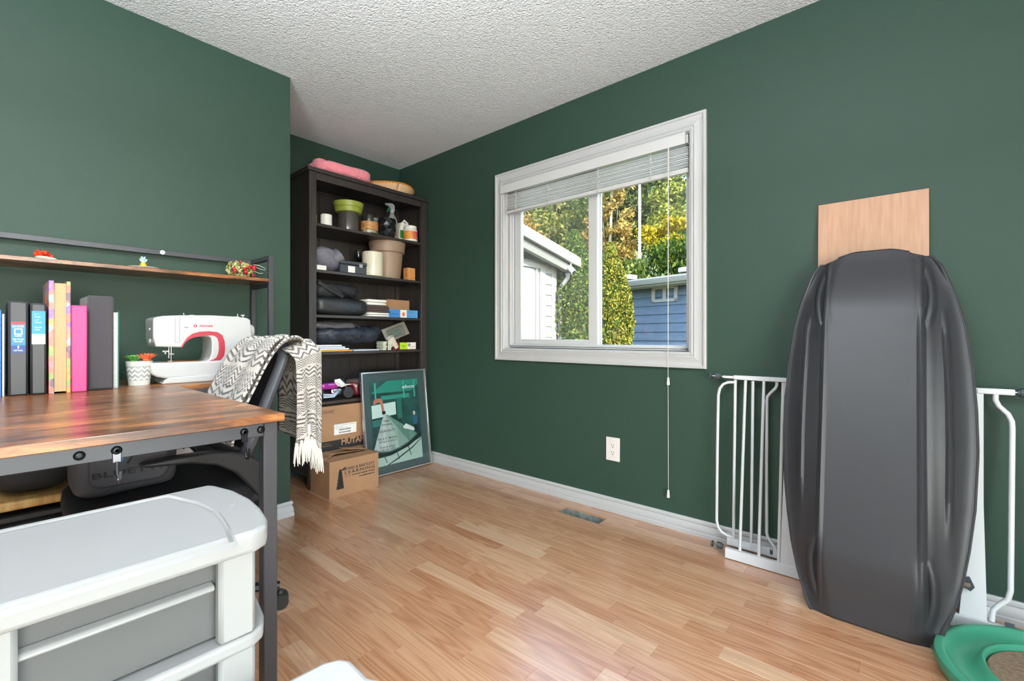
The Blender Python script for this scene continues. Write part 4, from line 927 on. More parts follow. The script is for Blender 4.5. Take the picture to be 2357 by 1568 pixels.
# raised rims around the tray recess
ri = [(a+.008*(1 if a < -.9 else -1), b_+.008*(1 if b_ < 0 else -1)) for a, b_ in rec]; n = len(rec)
m = MB(); m.add([(a, b_, TZ-.001) for a, b_ in rec]+[(a*.5+c*.5, b_*.5+d*.5, TZ+.0035) for (a, b_), (c, d) in zip(rec, ri)]+[(c, d, TZ+.0005) for c, d in ri], [(i, (i+1) % n, n+(i+1) % n, n+i) for i in range(n)]+[(n+i, n+(i+1) % n, 2*n+(i+1) % n, 2*n+i) for i in range(n)]); m.build('tray_rim', PW_, lid, smooth=60)
text('recycle_mark', '+', PW_, frame((-.89, .285, TZ), (0, 1, 0), (-1, 0, 0)), lid, False, .014, .016, .0008, .0008, 'CENTER')
tiers = [(.487, .606), (.262, .462), (.035, .237)]
for k, (z0, z1) in enumerate(tiers):
    for y0, y1 in ((-.066, .0235), (.222, .272)): MB().box(XFr-.030, XFr-.007, y0, y1, z0-.006, z1+.006, .006).build('corner_post', PW_, DT)
    for y0, y1 in ((-.066, -.03), (.255, .292)): MB().box(XBk+.006, XBk+.036, y0, y1, z0-.006, z1+.006, .004).build('corner_post', PW_, DT)
    sh = [(a+.004*(1 if a < -.9 else -1), b_-.004*(1 if b_ > 0 else -1)) for a, b_ in plan_]
    bev(MB().prism(sh, lambda a, b_, d: (a, b_, d), z0-.026, z0-.004).build('tier_shelf', PW_, DT, smooth=30), .006, 3)
    d = MB(); e = .003; y0, y1, x0, x1, a, c = .016, .262, XBk+.02, XFr-.034, z0, z1-.012
    d.box(x1-e, x1, y0-.05, y1, a, c); d.box(x0, x0+e, y0-.05, y1, a, c); d.box(x0+e, x1-e, y0-.05, y0-.05+e, a, c); d.box(x0+e, x1-e, y1-e, y1, a, c); d.box(x0+e, x1-e, y0-.05+e, y1-e, a, a+e)
    dr_ = d.build('drawer', CLD, DT, smooth=0)
    hz = z0+(z1-z0)*.72
    h_ = MB(); P = [(0, 0), (.012, -.003), (.016, -.008), (.012, -.012), (0, -.014)]
    h_.prism(P, lambda p, q, dd: (x1+p, dd, hz+q), .02, .220); bev(h_.build('drawer_pull', PW_, dr_), .002, 2)
    if k < 2:
        cc = thing('cord_bundle', ['coiled grey cords inside the top cloudy drawer', 'coiled grey cords inside the middle cloudy drawer'][k], 'cords', (-.9, .12, z0+.004))
        for q in range(4):
            P = [(-.90+.03*q % .07+.045*math.cos(t_*.5+q), .06+.045*q+.03*math.sin(t_*.5+q), z0+.012+.006*q+.002*math.sin(t_)) for t_ in range(26)]
            MB().tube(P, .004, 6).build('cord', mat('cord_grey', (150+20*(q % 2), 150+20*(q % 2), 152), .6), cc)
# white bin in the foreground
wb = thing('storage_bin', 'white plastic lidded bin at the very bottom edge of the picture', 'bin', (-.53, .20, 0))
WB = mat('bright_white_plastic', (190, 190, 190), .3)
bx = [(-.700, .02), (-.705, .300), (-.702, .350), (-.690, .374), (-.672, .383), (-.645, .382), (-.618, .381), (-.597, .392), (-.575, .392), (-.49, .345), (-.37, .26), (-.36, .02)]
BZ = .420
bev(MB().prism(bx, lambda a, b_, d: (a, b_, d), BZ-.036, BZ).build('lid', WB, wb, smooth=30), .010, 3)
MB().prism([(-.53+(a+.53)*.93, .20+(b_-.20)*.93) for a, b_ in bx], lambda a, b_, d: (-.53+(a+.53)*(.86+.14*d/.385), .20+(b_-.20)*(.86+.14*d/.385), d), 0, .385).build('body', WB, wb, smooth=30)
MB().tube([(-.655, .355, BZ+.0002), (-.625, .26, BZ+.0002), (-.61, .09, BZ+.0002)], .0013, 6).build('lid_crease', WB, wb)
# ================================================================ bookshelf
ESP = mat('black_brown_wood', (56, 51, 50), .36, spec=.6, var=(3, (46, 41, 40), (30, 30, 1.5)), bump=(60, .05, .001))
SX0, SX1, SY0, SY1, SH = -3.106, -2.750, 1.287, 2.188, 1.974
bs = thing('bookshelf', 'tall black brown bookcase full of household things in the corner', 'bookshelf', (-2.93, 1.74, 0))
MB().box(SX0, SX1+.010, SY0-.012, SY1+.002, 1.950, SH, .003).build('top', ESP, bs)
for y0, y1 in ((SY0, SY0+.047), (SY1-.053, SY1)):
    for x0, x1 in ((SX1-.030, SX1), (SX0, SX0+.03)): MB().box(x0, x1, y0, y1, 0, 1.950, .002).build('post', ESP, bs)
for y0, y1 in ((SY0+.006, SY0+.020), (SY1-.020, SY1-.006)): MB().box(SX0+.03, SX1-.03, y0, y1, .07, 1.950).build('side_panel', ESP, bs)
MB().box(SX1-.026, SX1-.004, SY0+.047, SY1-.053, 1.905, 1.950, .002).build('top_rail', ESP, bs)
MB().box(SX1-.026, SX1-.006, SY0+.047, SY1-.053, .035, .075, .002).build('bottom_rail', ESP, bs)
yb = [SY0+.02, 1.52, 1.75, 1.98, SY1-.02]
for i in range(4): MB().box(SX0+.004, SX0+.012, yb[i]+.001, yb[i+1]-.001, .07, 1.95, .0015).build('back_board', ESP, bs)
SHZ = [1.639, 1.351, 1.072, .839, .526, .078]
for z in SHZ: MB().box(SX0+.012, SX1-.006, SY0+.022, SY1-.022, z-.018, z, .0015).build('shelf', ESP, bs)
s1, s2, s3, s4, s5, s6 = [z+.0006 for z in SHZ]
def soft(name, label, cat, c, size, m, seed, amp=.1, freq=6, e=.45, group=None, rz=0, parts=None, nu=32, nv=20):
    t = thing(name, label, cat, (c[0], c[1], c[2]), rz, group)
    MB().blob((0, 0, size[2]/2), size, seed, amp, freq, e, nu, nv).build(parts or 'cloth', m, t, local=True)
    return t
# ---- on top
PKY = mat('pink_crochet', (236, 138, 150), .9, bump=(55, .9, .012), sheen=.3)
t = soft('crochet_blanket', 'folded pink crochet blanket on top of the bookcase', 'blanket', (-2.87, 1.545, SH+.0005), (.26, .385, .085), PKY, 3, .10, 7, .5)
Rk = random.Random(4); m = MB()
for i in range(46):
    y = Rk.choice((-.12, .03))+Rk.gauss(0, .02); x = Rk.uniform(-.05, .05); z = .078+Rk.uniform(-.01, .004)
    m.tube([(x, y, z), (x+Rk.uniform(-.012, .012), y+Rk.uniform(-.012, .012), z+.018)], [.0016, .0008], 4)
m.build('fringe', PKY, t, local=True, kind='stuff')
MB().blob((-.02, -.115, .085), (.09, .085, .055), 6, .25, 12, .7, 18, 12, False).build('fold', PKY, t, local=True)
def weave():
    g = G('orange_white_weave'); tc = g.n('ShaderNodeTexCoord'); s = g.n('ShaderNodeSeparateXYZ', {0: tc.outputs['UV']})
    a = g.math('GREATER_THAN', g.math('FRACT', g.math('MULTIPLY', s.outputs[0], 44.)), .5); b_ = g.math('GREATER_THAN', g.math('FRACT', g.math('MULTIPLY', s.outputs[1], 7.)), .5)
    x = g.math('ABSOLUTE', g.math('SUBTRACT', a, b_)); c = g.mix(x, L3((206, 128, 28)), L3((240, 226, 198)))
    g.set(g.b.inputs['Base Color'], c); g.b.inputs['Roughness'].default_value = .7; g.bump(x, .6, .003); return g.m
t = thing('woven_basket', 'shallow orange and cream woven basket lying on top of the bookcase', 'basket', (-2.86, 1.945, SH))
def bask(u, v):
    a = 2*PI*u; k = .72+.28*v; w_ = 1+.05*math.sin(3*a)
    return (-2.865+.115*k*w_*math.cos(a), 1.940+.195*k*math.sin(a), SH+.001+.052*v+.012*math.sin(2*a+1)*v)
m = MB(); m.grid(bask, 48, 6); o = m.build('wall', weave(), t); q = o.modifiers.new('thickness', 'SOLIDIFY'); q.thickness = .005
m = MB(); m.grid(lambda u, v: (-2.865+.083*v*math.cos(2*PI*u)*(1+.05*math.sin(6*PI*u)), 1.940+.141*v*math.sin(2*PI*u), SH+.0015), 48, 2); m.build('base', MATS['orange_white_weave'], t)
m = MB(); m.tube([Vector(bask(i/48, 1)) for i in range(49)], .005, 6, caps=False); m.build('rim', MATS['orange_white_weave'], t)
m = MB(); m.grid(lambda u, v: (-2.865+.10*v*math.cos(2*PI*u), 1.940+.17*v*math.sin(2*PI*u), SH+.062+.012*noise.noise(Vector((u*6, v*3, 2)))-.012*v), 32, 6); o = m.build('cloth_lining', MATS['orange_white_weave'], t); q = o.modifiers.new('t', 'SOLIDIFY'); q.thickness = .004
# ---- first shelf
CG = glass_mat('clear_glass', (236, 240, 240), 1.5); SMK = mat('smoky_glass', (70, 66, 64), .08, spec=.9, coat=.5)
WCER = mat('white_ceramic', (230, 228, 222), .35); GRN = mat('green_plastic', (140, 150, 60), .4)
t = thing('candle_cup', 'short white cup candle near the left end of the top shelf', 'candle', (-2.80, 1.421, s1))
MB().lathe([(.031, 0), (.034, .002), (.0345, .070), (.031, .072), (.030, .060), (0, .060)], (-2.80, 1.421, s1), 28).build('cup', WCER, t); MB().cyl((-2.80, 1.421, s1+.06), (-2.80, 1.421, s1+.085), .001, n=6).build('wick', BOLT, t)
t = tag(MB().lathe([(.028, 0), (.03, .002), (.03, .066), (.027, .068), (.026, .055), (0, .055)], (-2.84, 1.345, s1), 24).build('white_cup', WCER), 'white cup almost hidden behind the left bookcase post', 'cup')
t = thing('glass_vase', 'dark smoky glass jar carrying the green planter', 'jar', (-2.89, 1.625, s1))
MB().lathe([(.060, 0), (.068, .004), (.070, .125), (.066, .135), (.063, .134), (.064, .01), (0, .008)], (-2.89, 1.625, s1), 32).build('jar', SMK, t)
t = thing('planter_dish', 'two stacked green plastic planter dishes on the smoky jar', 'planter', (-2.90, 1.625, s1+.136))
MB().lathe([(.078, .0005), (.086, .004), (.092, .034), (.088, .035), (.083, .008), (0, .007)], (-2.89, 1.625, s1+.135), 36).build('lower_dish', GRN, t)
MB().lathe([(.090, .0345), (.094, .037), (.100, .070), (.096, .071), (.090, .042), (0, .04)], (-2.89, 1.625, s1+.135), 36).build('upper_dish', GRN, t)
t = tag(MB().lathe([(.044, 0), (.046, .03), (.040, .035), (.035, .034), (.034, .006), (0, .006)], (-2.89, 1.625, s1+.178), 28).build('glass_bowl', CG), 'small clear glass bowl inside the green dishes', 'bowl')
t = thing('candle_jar', 'clear glass jar with amber banded label on the top shelf', 'jar', (-2.83, 1.749, s1))
MB().lathe([(.052, 0), (.056, .004), (.0575, .125), (.055, .134), (.052, .133), (.053, .012), (0, .010)], (-2.83, 1.749, s1), 32).build('glass', CG, t)
MB().lathe([(.0585, .03), (.0585, .088)], (-2.83, 1.749, s1), 32).build('label', mat('amber_label', (138, 84, 46), .5, var=(30, (200, 150, 90), (1, 1, 4))), t, smooth=60); MB().lathe([(0, .012), (.051, .012), (.051, .030), (0, .03)], (-2.83, 1.749, s1), 28).build('wax', mat('cream_wax', (222, 206, 170), .5), t)
t = thing('faceted_pot', 'black faceted glass pot in front of the spray bottle', 'pot', (-2.805, 1.872, s1))
m = MB(); n = 10; vs = []; fs = []
for j in range(6):
    for k in range(n):
        a = 2*PI*(k+.5*(j % 2))/n; r = (.058, .066, .069, .069, .067, .062)[j]; vs.append((-2.805+r*math.cos(a), 1.872+r*math.sin(a), s1+.0005+.026*j))
for j in range(5):
    for k in range(n):
        a, b_ = j*n+k, j*n+(k+1) % n; c, d = (j+1)*n+k, (j+1)*n+(k+1) % n
        fs += [(a, b_, c), (b_, d, c)] if j % 2 == 0 else [(a, b_, d), (a, d, c)]
fs.append(tuple(range(n-1, -1, -1))); m.add(vs, fs); m.build('pot', mat('black_glass', (24, 24, 26), .12, coat=.5), t, smooth=0)
MB().lathe([(.060, 0), (0, 0)], (-2.805, 1.872, s1+.115), 20).build('soil', mat('soil', (40, 32, 26), .9), t)
t = tag(MB().lathe([(.018, 0), (.02, .003), (.02, .09), (.012, .10), (.012, .118), (.015, .119), (.015, .137), (0, .138)], (-2.86, 1.815, s1), 20).build('white_bottle', WCER), 'slim white capped bottle between the amber jar and the black pot', 'bottle')
t = thing('spray_bottle', 'clear trigger spray bottle with grey nozzle on the top shelf', 'bottle', (-2.865, 1.957, s1))
cx, cy = -2.865, 1.957
MB().lathe([(.036, 0), (.040, .004), (.040, .13), (.034, .155), (.018, .19), (.014, .198), (.014, .205)], (cx, cy, s1), 28).build('bottle', glass_mat('spray_plastic', (214, 222, 222), 1.45, .05, .28), t)
GRY = mat('grey_nozzle', (150, 154, 158), .4)
MB().lathe([(.016, .203), (.017, .225), (.012, .228)], (cx, cy, s1), 16).prism([(.018, .222), (.014, .262), (-.005, .272), (-.042, .268), (-.046, .252), (-.022, .246), (-.010, .228)], lambda a, b_, d: (cx+d, cy+a, s1+b_), -.010, .010).build('trigger_head', GRY, t, smooth=25)
MB().tube([(cx, cy-.025, s1+.248), (cx, cy-.036, s1+.215), (cx, cy-.046, s1+.205)], [.004, .005, .003], 6).build('trigger', mat('green_trigger', (40, 120, 60), .4), t)
MB().cyl((cx, cy-.046, s1+.260), (cx, cy-.056, s1+.260), .008, n=10).build('nozzle', GRY, t)
t = thing('white_jug', 'white plastic jug with handle and green label behind the supplement jar', 'jug', (-2.88, 2.055, s1))
MB().prism([(-.045, 0), (.045, 0), (.045, .07), (.040, .10), (.030, .13), (.018, .145), (-.030, .145), (-.038, .11), (-.045, .09)], lambda a, b_, d: (-2.88+d, 2.055+a, s1+.0005+b_), -.03, .03).build('body', WCER, t, smooth=25)
MB().tube([(-2.86, 2.038, s1+.138), (-2.86, 2.06, s1+.168), (-2.86, 2.088, s1+.150), (-2.86, 2.094, s1+.10)], .008, 8).build('handle', WCER, t)
MB().box(-2.850, -2.8495, 2.015, 2.095, s1+.03, s1+.09).build('label', mat('green_label', (50, 132, 62), .5), t)
t = thing('supplement_jar', 'white plastic jar with an orange and pink label at the right of the top shelf', 'jar', (-2.800, 2.072, s1))
MB().lathe([(.048, 0), (.052, .003), (.052, .082), (.044, .092), (.042, .094)], (-2.80, 2.072, s1), 32).build('jar', WCER, t); MB().lathe([(.045, .092), (.046, .094), (.046, .112), (.042, .116), (0, .117)], (-2.80, 2.072, s1), 32).build('lid', WCER, t)
MB().lathe([(.0526, .014), (.0526, .074)], (-2.80, 2.072, s1), 32).build('label', mat('fruit_label', (222, 160, 40), .5, var=(22, (196, 50, 96))), t, smooth=60)
# ---- second shelf
DEN = mat('washed_denim', (116, 116, 126), .9, var=(12, (82, 82, 94)), bump=(40, .7, .006))
t = soft('denim_bag', 'crumpled grey blue denim bag at the left of the second shelf', 'bag', (-2.86, 1.425, s2), (.22, .185, .165), DEN, 11, .16, 9, .7)
cf = (Matrix.Rotation(-.95, 4, 'X') @ Matrix.Rotation(.25, 4, 'Y')).to_3x3()
MB().lathe([(.040, -.03), (.048, .02), (.058, .055), (.062, .072), (.057, .072), (.050, .045), (.0, .01)], (.03, .035, .075), 26, M=cf, sx=1.15, sy=.8).build('cuff', DEN, t, local=True)
tag(MB().box(-2.80, -2.765, 1.345, 1.405, s2, s2+.030, .002).build('small_box', WCER), 'small cream box under the denim bag', 'box')
t = thing('parts_case', 'dark plastic case with a clear label window on the second shelf', 'case', (-2.83, 1.60, s2))
MB().box(-2.91, -2.775, 1.500, 1.695, s2, s2+.058, .005).build('base', mat('dark_plastic', (50, 52, 58), .35), t); MB().box(-2.912, -2.772, 1.498, 1.697, s2+.058, s2+.082, .005).build('lid', mat('dark_plastic'), t)
MB().box(-2.772, -2.7715, 1.555, 1.605, s2+.006, s2+.048).build('label', WP, t); MB().box(-2.775, -2.766, 1.635, 1.66, s2+.045, s2+.068, .002).build('latch', GRY, t)
t = thing('cream_pot', 'cream dimpled ceramic pot in front of the tan planter', 'pot', (-2.815, 1.763, s2))
MB().lathe([(.062, 0), (.068, .004), (.070, .03), (.070, .165), (.066, .169), (.063, .165), (.063, .02), (0, .015)], (-2.815, 1.763, s2), 36).build('pot', mat('cream_ceramic', (218, 212, 192), .22, bump=(90, .8, .004), coat=.3), t)
t = tag(MB().lathe([(.02, 0), (.004, .004), (.003, .10), (.02, .12), (.03, .16), (.026, .195), (.024, .194), (.028, .16), (0, .12)], (-2.96, 1.74, s2), 20).build('wine_glass', CG), 'wine glass standing behind the cream pot', 'glass')
t = thing('tan_planter', 'large tan plastic planter with a wide rim on the second shelf', 'planter', (-2.90, 1.935, s2))
MB().lathe([(.088, 0), (.094, .003), (.112, .185), (.112, .190), (.124, .195), (.132, .262), (.130, .272), (.124, .272), (.116, .205), (.106, .19), (.09, .02), (0, .015)], (-2.895, 1.935, s2), 44).build('pot', mat('tan_plastic', (150, 126, 108), .5), t, smooth=30)
tag(MB().box(-2.85, -2.795, 2.045, 2.112, s2, s2+.095, .0015).build('tea_box', mat('orange_card', (196, 128, 62), .6, var=(25, (206, 150, 96)))), 'small orange cardboard box at the right end of the second shelf', 'box')
# ---- third shelf
LEA = mat('black_leather', (40, 41, 44), .38, bump=(30, .5, .008)); NYL = mat('black_nylon', (32, 33, 38), .6, bump=(24, .7, .010))
t = soft('leather_bag', 'folded black leather bag lying under the strapped bag', 'bag', (-2.90, 1.525, s3), (.27, .38, .118), LEA, 21, .12, 5, .5)
t = soft('strapped_bag', 'black nylon bag with loose straps on top of the leather bag', 'bag', (-2.93, 1.515, s3+.113), (.22, .34, .110), NYL, 23, .20, 7, .6)
for k, (a, b_) in enumerate(((-.10, .03), (-.02, .10))):
    MB().tube([(.10, a-.03, .10), (.115, a+.03, .06), (.118, b_, .012)], .012 if k == 0 else .003, 8, flat=.2 if k == 0 else 1, up=(1, 0, 0)).build('strap', BAGD, t, local=True)
def folded(name, label, cat, c, size, m, layers, seed, group):
    t = thing(name, label, cat, c, 0, group)
    h = size[2]/layers
    for i in range(layers):
        r = random.Random(seed+i); MB().blob((r.uniform(-.004, .004), r.uniform(-.006, .006), h*(i+.5)), (size[0], size[1]*r.uniform(.93, 1), h*1.05), seed+i, .06, 9, .35, 24, 10, False).build('fold', m, t, local=True)
    return t
folded('folded_shirt', 'folded white shirt at the bottom of the cloth pile', 'shirt', (-2.845, 1.80, s3), (.16, .19, .030), mat('white_cloth', (228, 226, 222), .9), 2, 31, 'pile of folded clothes')
folded('folded_shirt', 'folded brown cloth in the middle of the cloth pile', 'shirt', (-2.85, 1.79, s3+.031), (.16, .20, .048), mat('brown_cloth', (82, 66, 62), .9), 4, 36, 'pile of folded clothes')
folded('folded_shirt', 'crumpled white cloth on top of the cloth pile', 'shirt', (-2.86, 1.79, s3+.080), (.15, .175, .042), mat('white_cloth'), 2, 44, 'pile of folded clothes')
CARD = mat('cardboard', (162, 124, 92), .75, var=(6, (152, 115, 84)))
t = thing('blue_box', 'flat light blue box with printed label on the third shelf', 'box', (-2.86, 1.99, s3))
MB().box(-2.96, -2.785, 1.855, 2.128, s3, s3+.058, .001).build('carton', mat('light_blue_card', (88, 156, 214), .5), t)
MB().box(-2.785, -2.7846, 1.972, 2.028, s3+.001, s3+.057).build('picture_panel', WP, t); MB().box(-2.785, -2.7844, 1.857, 1.970, s3+.001, s3+.057).build('name_panel', mat('mid_blue_card', (62, 130, 196), .5), t)
MB().lathe([(.010, 0), (.012, .0004), (0, .0005)], (-2.7845, 2.000, s3+.026), 12, M=Matrix.Rotation(PI/2, 3, 'Y'), sx=1.3).build('print_mark', mat('orange_print', (226, 112, 52), .5), t)
text('lettering', 'Single Bag Sealer', mat('dark_blue_print', (20, 52, 110), .5), frame((-2.7840, 1.870, s3+.020), (0, 1, 0), (0, 0, 1)), t, False, .085, .012, .0001)
for z, w_ in ((.044, .065), (.037, .05), (.012, .02)): text('lettering', 'do not fold this bag', mat('dark_blue_print'), frame((-2.7840, 2.036, s3+z), (0, 1, 0), (0, 0, 1)), t, False, w_, .004, .0001)
t = thing('small_carton', 'plain brown cardboard carton on top of the flat blue box', 'box', (-2.89, 1.985, s3+.0585))
MB().box(-2.95, -2.83, 1.885, 2.085, s3+.0585, s3+.132, .001).build('carton', CARD, t); MB().box(-2.897, -2.883, 1.885, 2.0851, s3+.132, s3+.1323).build('tape', mat('brown_tape', (166, 122, 80), .3), t)
# ---- fourth shelf
WFL = mat('envelope_white', (232, 233, 236), .6); OEN = mat('manila', (216, 160, 74), .6)
for i, (m_, nm, lb) in enumerate(((OEN, 'envelope', 'manila envelope at the bottom of the paper stack'), (WFL, 'envelope', 'white envelope resting on the manila envelope'), (mat('pale_blue_paper', (206, 214, 228), .6), 'paper_stack', 'pale blue papers in the middle of the paper stack'), (WFL, 'paper_stack', 'white papers on top of the paper stack'))):
    MB_ = MB().box(-3.0, -2.772+.004*(i % 2), 1.335, 1.585-.025*i, s4+i*.011, s4+i*.011+.0095, .001); tag(MB_.build(nm, m_), lb, 'papers', 'papers on the fourth shelf')
tag(MB().box(-2.99, -2.775, 1.60, 1.79, s4, s4+.008, .001).build('paper_stack', mat('pale_blue_paper')), 'thin pale papers sticking out under the jacket', 'papers', 'papers on the fourth shelf')
JKT = mat('navy_rain_shell', (46, 52, 64), .45, bump=(26, .9, .014), var=(9, (36, 40, 50)))
t = soft('rain_jacket', 'crumpled dark navy rain jacket on the fourth shelf', 'jacket', (-2.90, 1.60, s4+.046), (.25, .44, .115), JKT, 51, .22, 7, .6, nu=48, nv=28)
MB().blob((.02, .20, .075), (.13, .10, .11), 54, .2, 9, .8, 20, 14, False).build('hood', JKT, t, local=True)
MB().tube([(.125, -.02, .06), (.13, .03, .03), (.12, .07, .06)], .004, 6).build('drawcord', BAGD, t, local=True)
t = soft('lined_coat', 'shiny grey lined coat stuffed above the navy jacket', 'coat', (-2.94, 1.55, s4+.130), (.20, .36, .075), mat('grey_lining', (92, 88, 92), .35, bump=(20, .8, .012)), 57, .3, 8, .7)
MB().tube([(.09, .10, .05), (.105, .14, .02), (.10, .18, -.02)], .012, 7, flat=.4).build('collar', mat('grey_lining'), t, local=True)
t = thing('paper_bundle', 'banded bundle of pale green note slips on the fourth shelf', 'papers', (-2.82, 1.86, s4))
for i in range(6): MB().box(-2.87, -2.79+.004*(i % 3), 1.828+.003*(i % 2), 1.898, s4+i*.0105, s4+i*.0105+.0085, .0008).build('slip', mat('pale_green_paper', (214, 220, 200), .7), t)
MB().box(-2.872, -2.782, 1.858, 1.864, s4, s4+.0635).build('band', BAGD, t)
PLS = glass_mat('clear_packaging', (228, 230, 228), 1.4, .1, .14)
t = thing('product_pack', 'clear plastic product pack leaning at the right of the fourth shelf', 'package', (-2.87, 1.98, s4))
P1 = frame((-2.86, 1.93, s4+.055), (0, .86, .30), (-.25, -.3, .9))
MB().box(-.02, .19, 0, .105, -.004, .004, .003, M=P1).build('backing_card', mat('grey_card', (140, 136, 128), .6), t)
MB().box(0, .15, .01, .085, .004, .028, .012, M=P1).build('blister', PLS, t); MB().box(.03, .12, .02, .06, .006, .02, .005, M=P1).build('contents', mat('green_contents', (46, 92, 62), .5), t)
t = tag(MB().lathe([(.022, 0), (.028, .09), (.030, .092), (.026, .09), (.02, .004), (0, .003)], (0, 0, 0), 24, M=(Matrix.Translation((0, 0, 0)) @ Matrix.Rotation(.6, 4, 'X')).to_3x3()).build('paper_cup', mat('cup_beige', (206, 198, 184), .5)), 'beige paper cup tipped against the plastic pack', 'cup'); t.location = (-2.80, 1.945, s4+.014)
t = thing('red_box', 'dark red box with lime and white labels at the right of the fourth shelf', 'box', (-2.85, 2.02, s4))
MB().box(-2.95, -2.785, 1.912, 2.112, s4, s4+.054, .001).build('carton', mat('dark_red_card', (104, 26, 34), .5), t)
MB().box(-2.785, -2.7845, 1.968, 2.034, s4+.003, s4+.052).build('label', mat('lime_label', (170, 214, 40), .5), t); MB().box(-2.785, -2.7846, 2.034, 2.110, s4+.003, s4+.052).build('label', WP, t)
text('lettering', '1.00K', BKB, frame((-2.7842, 1.978, s4+.019), (0, 1, 0), (0, 0, 1)), t, False, .036, .014, .0001); text('lettering', 'Spring', RL, frame((-2.7842, 2.064, s4+.010), (0, .95, .3), (0, -.3, .95)), t, False, .036, .012, .0001)
MB().box(0, .022, 0, .022, 0, .0003, M=frame((-2.7845, 2.050, s4+.018), (0, .7, .7), (0, -.7, .7))).build('diamond_mark', mat('grey_card'), t)
# ---- fifth shelf
t = thing('plastic_tray', 'stack of dark plastic trays behind the picture frame', 'tray', (-2.92, 1.97, s5))
for i in range(3): MB().box(-3.02, -2.82+.01*i, 1.84+.012*i, 2.10-.02*i, s5+i*.055, s5+i*.055+.05, .012).build('tray', mat('tray_black', (46, 46, 48), .25), t)
t = thing('toy_scooter', 'toy motorbike in glossy magenta and black with chrome pipes', 'toy', (-2.82, 1.45, s5))
MAG = mat('magenta_gloss', (150, 40, 132), .15, coat=.6)
wr = Matrix.Rotation(PI/2, 3, 'Y')
for y in (1.375, 1.575):
    MB().lathe([(.022, -.012), (.036, -.012), (.038, 0), (.036, .012), (.022, .012)], (-2.81, y, s5+.0385), 24, M=wr).build('wheel', BKB, t); MB().lathe([(0, -.006), (.023, -.006), (.023, .006), (0, .006)], (-2.81, y, s5+.0385), 16, M=wr).build('hub', STEEL, t)
MB().blob((-2.81, 1.445, s5+.092), (.045, .13, .045), 3, .1, 9, .7, 20, 12, False).build('tank', MAG, t); MB().blob((-2.81, 1.378, s5+.080), (.04, .075, .028), 5, .1, 9, .8, 16, 10, False).build('rear_fender', MAG, t); MB().blob((-2.81, 1.49, s5+.050), (.05, .085, .055), 7, .2, 14, .6, 18, 12, False).build('engine', STEEL, t)
MB().tube([(-2.80, 1.575, s5+.04), (-2.80, 1.545, s5+.10), (-2.80, 1.535, s5+.125)], .006, 8).tube([(-2.84, 1.532, s5+.128), (-2.78, 1.530, s5+.130)], .004, 8).build('fork', BKB, t)
for k in range(3): MB().tube([(-2.785, 1.50, s5+.05+.008*k), (-2.78, 1.46, s5+.02+.008*k), (-2.78, 1.39, s5+.022+.01*k)], .006, 8).build('exhaust', STEEL, t)
t = thing('folded_paper_bird', 'white folded paper ornament perched on the toy motorbike', 'ornament', (-2.79, 1.52, s5+.10))
m = MB(); m.add([(-2.79, 1.47, s5+.130), (-2.785, 1.505, s5+.135), (-2.775, 1.535, s5+.100), (-2.78, 1.515, s5+.080), (-2.80, 1.48, s5+.095), (-2.77, 1.50, s5+.105), (-2.79, 1.555, s5+.088), (-2.79, 1.60, s5+.094)], [(0, 1, 5), (1, 2, 5), (2, 3, 5), (3, 4, 5), (4, 0, 5), (2, 6, 3), (6, 7, 2)]); o = m.build('folds', WP, t, smooth=0); q = o.modifiers.new('t', 'SOLIDIFY'); q.thickness = .0015
t = soft('wrapped_package', 'dark red package in crinkled clear wrap beside the toy motorbike', 'package', (-2.87, 1.665, s5), (.16, .14, .115), mat('dark_red_wrap', (96, 26, 34), .18, bump=(40, .9, .01), coat=.6), 61, .18, 11, .6)
MB().blob((.0, 0, .10), (.14, .13, .04), 63, .3, 14, .7, 20, 10, False).build('clear_wrap', PLS, t, local=True)
# ---- bottom compartment
t = thing('shipping_carton', 'brown shipping carton with white address label inside the bookcase base', 'box', (-2.9, 1.52, s6))
MB().box(-3.05, -2.757, 1.336, 1.70, s6, .494, .0015).build('carton', CARD, t)
PRT = mat('black_print', (40, 36, 36), .6); e = -2.7567
MB().box(e-.0001, e+.0003, 1.451, 1.606, .306, .373).build('address_label', WP, t)
for z, w_ in ((.363, .135), (.352, .05), (.344, .09)): text('lettering', 'SHIP TO RECEIVER ADDRESS' if w_ > .06 else 'DATE', PRT, frame((e+.0005, 1.46, z), (0, 1, 0), (0, 0, 1)), t, False, w_, .004, .0001)
Rr = random.Random(2)
for z in (.331, .314):
    m = MB(); y = 1.482
    while y < 1.565: w_ = Rr.choice((.0012, .002, .003)); m.box(e+.0003, e+.0006, y, y+w_, z, z+.009); y += w_+Rr.choice((.001, .0018))
    m.build('barcode', PRT, t, smooth=0, kind='stuff')
MB().box(e-.0001, e+.0003, 1.358, 1.700, .212, .274).build('print_band', PRT, t)
text('lettering', 'MUTANT', CARD, frame((e+.0006, 1.50, .238), (0, 1, 0), (0, 0, 1)), t, False, .20, .035, .0002, .002); text('lettering', 'iammutant.com', CARD, frame((e+.0006, 1.375, .243), (0, 1, 0), (0, 0, 1)), t, False, .06, .009, .0001); text('lettering', 'LET THEM IN', CARD, frame((e+.0006, 1.375, .256), (0, 1, 0), (0, 0, 1)), t, False, .045, .005, .0001)
text('lettering', 'DO NOT DROP', PRT, frame((e+.0006, 1.366, .456), (0, 1, 0), (0, 0, 1)), t, False, .080, .008, .0002, .0003)
m = MB(); P = rrect(1.361, 1.451, .4505, .4705, .004, 3); Q = rrect(1.3625, 1.4495, .452, .469, .003, 3); n = len(P)
m.add([(e+.0004, a, b_) for a, b_ in P]+[(e+.0004, a, b_) for a, b_ in Q], [(i, (i+1) % n, n+(i+1) % n, n+i) for i in range(n)]); m.build('print_border', PRT, t, smooth=0)
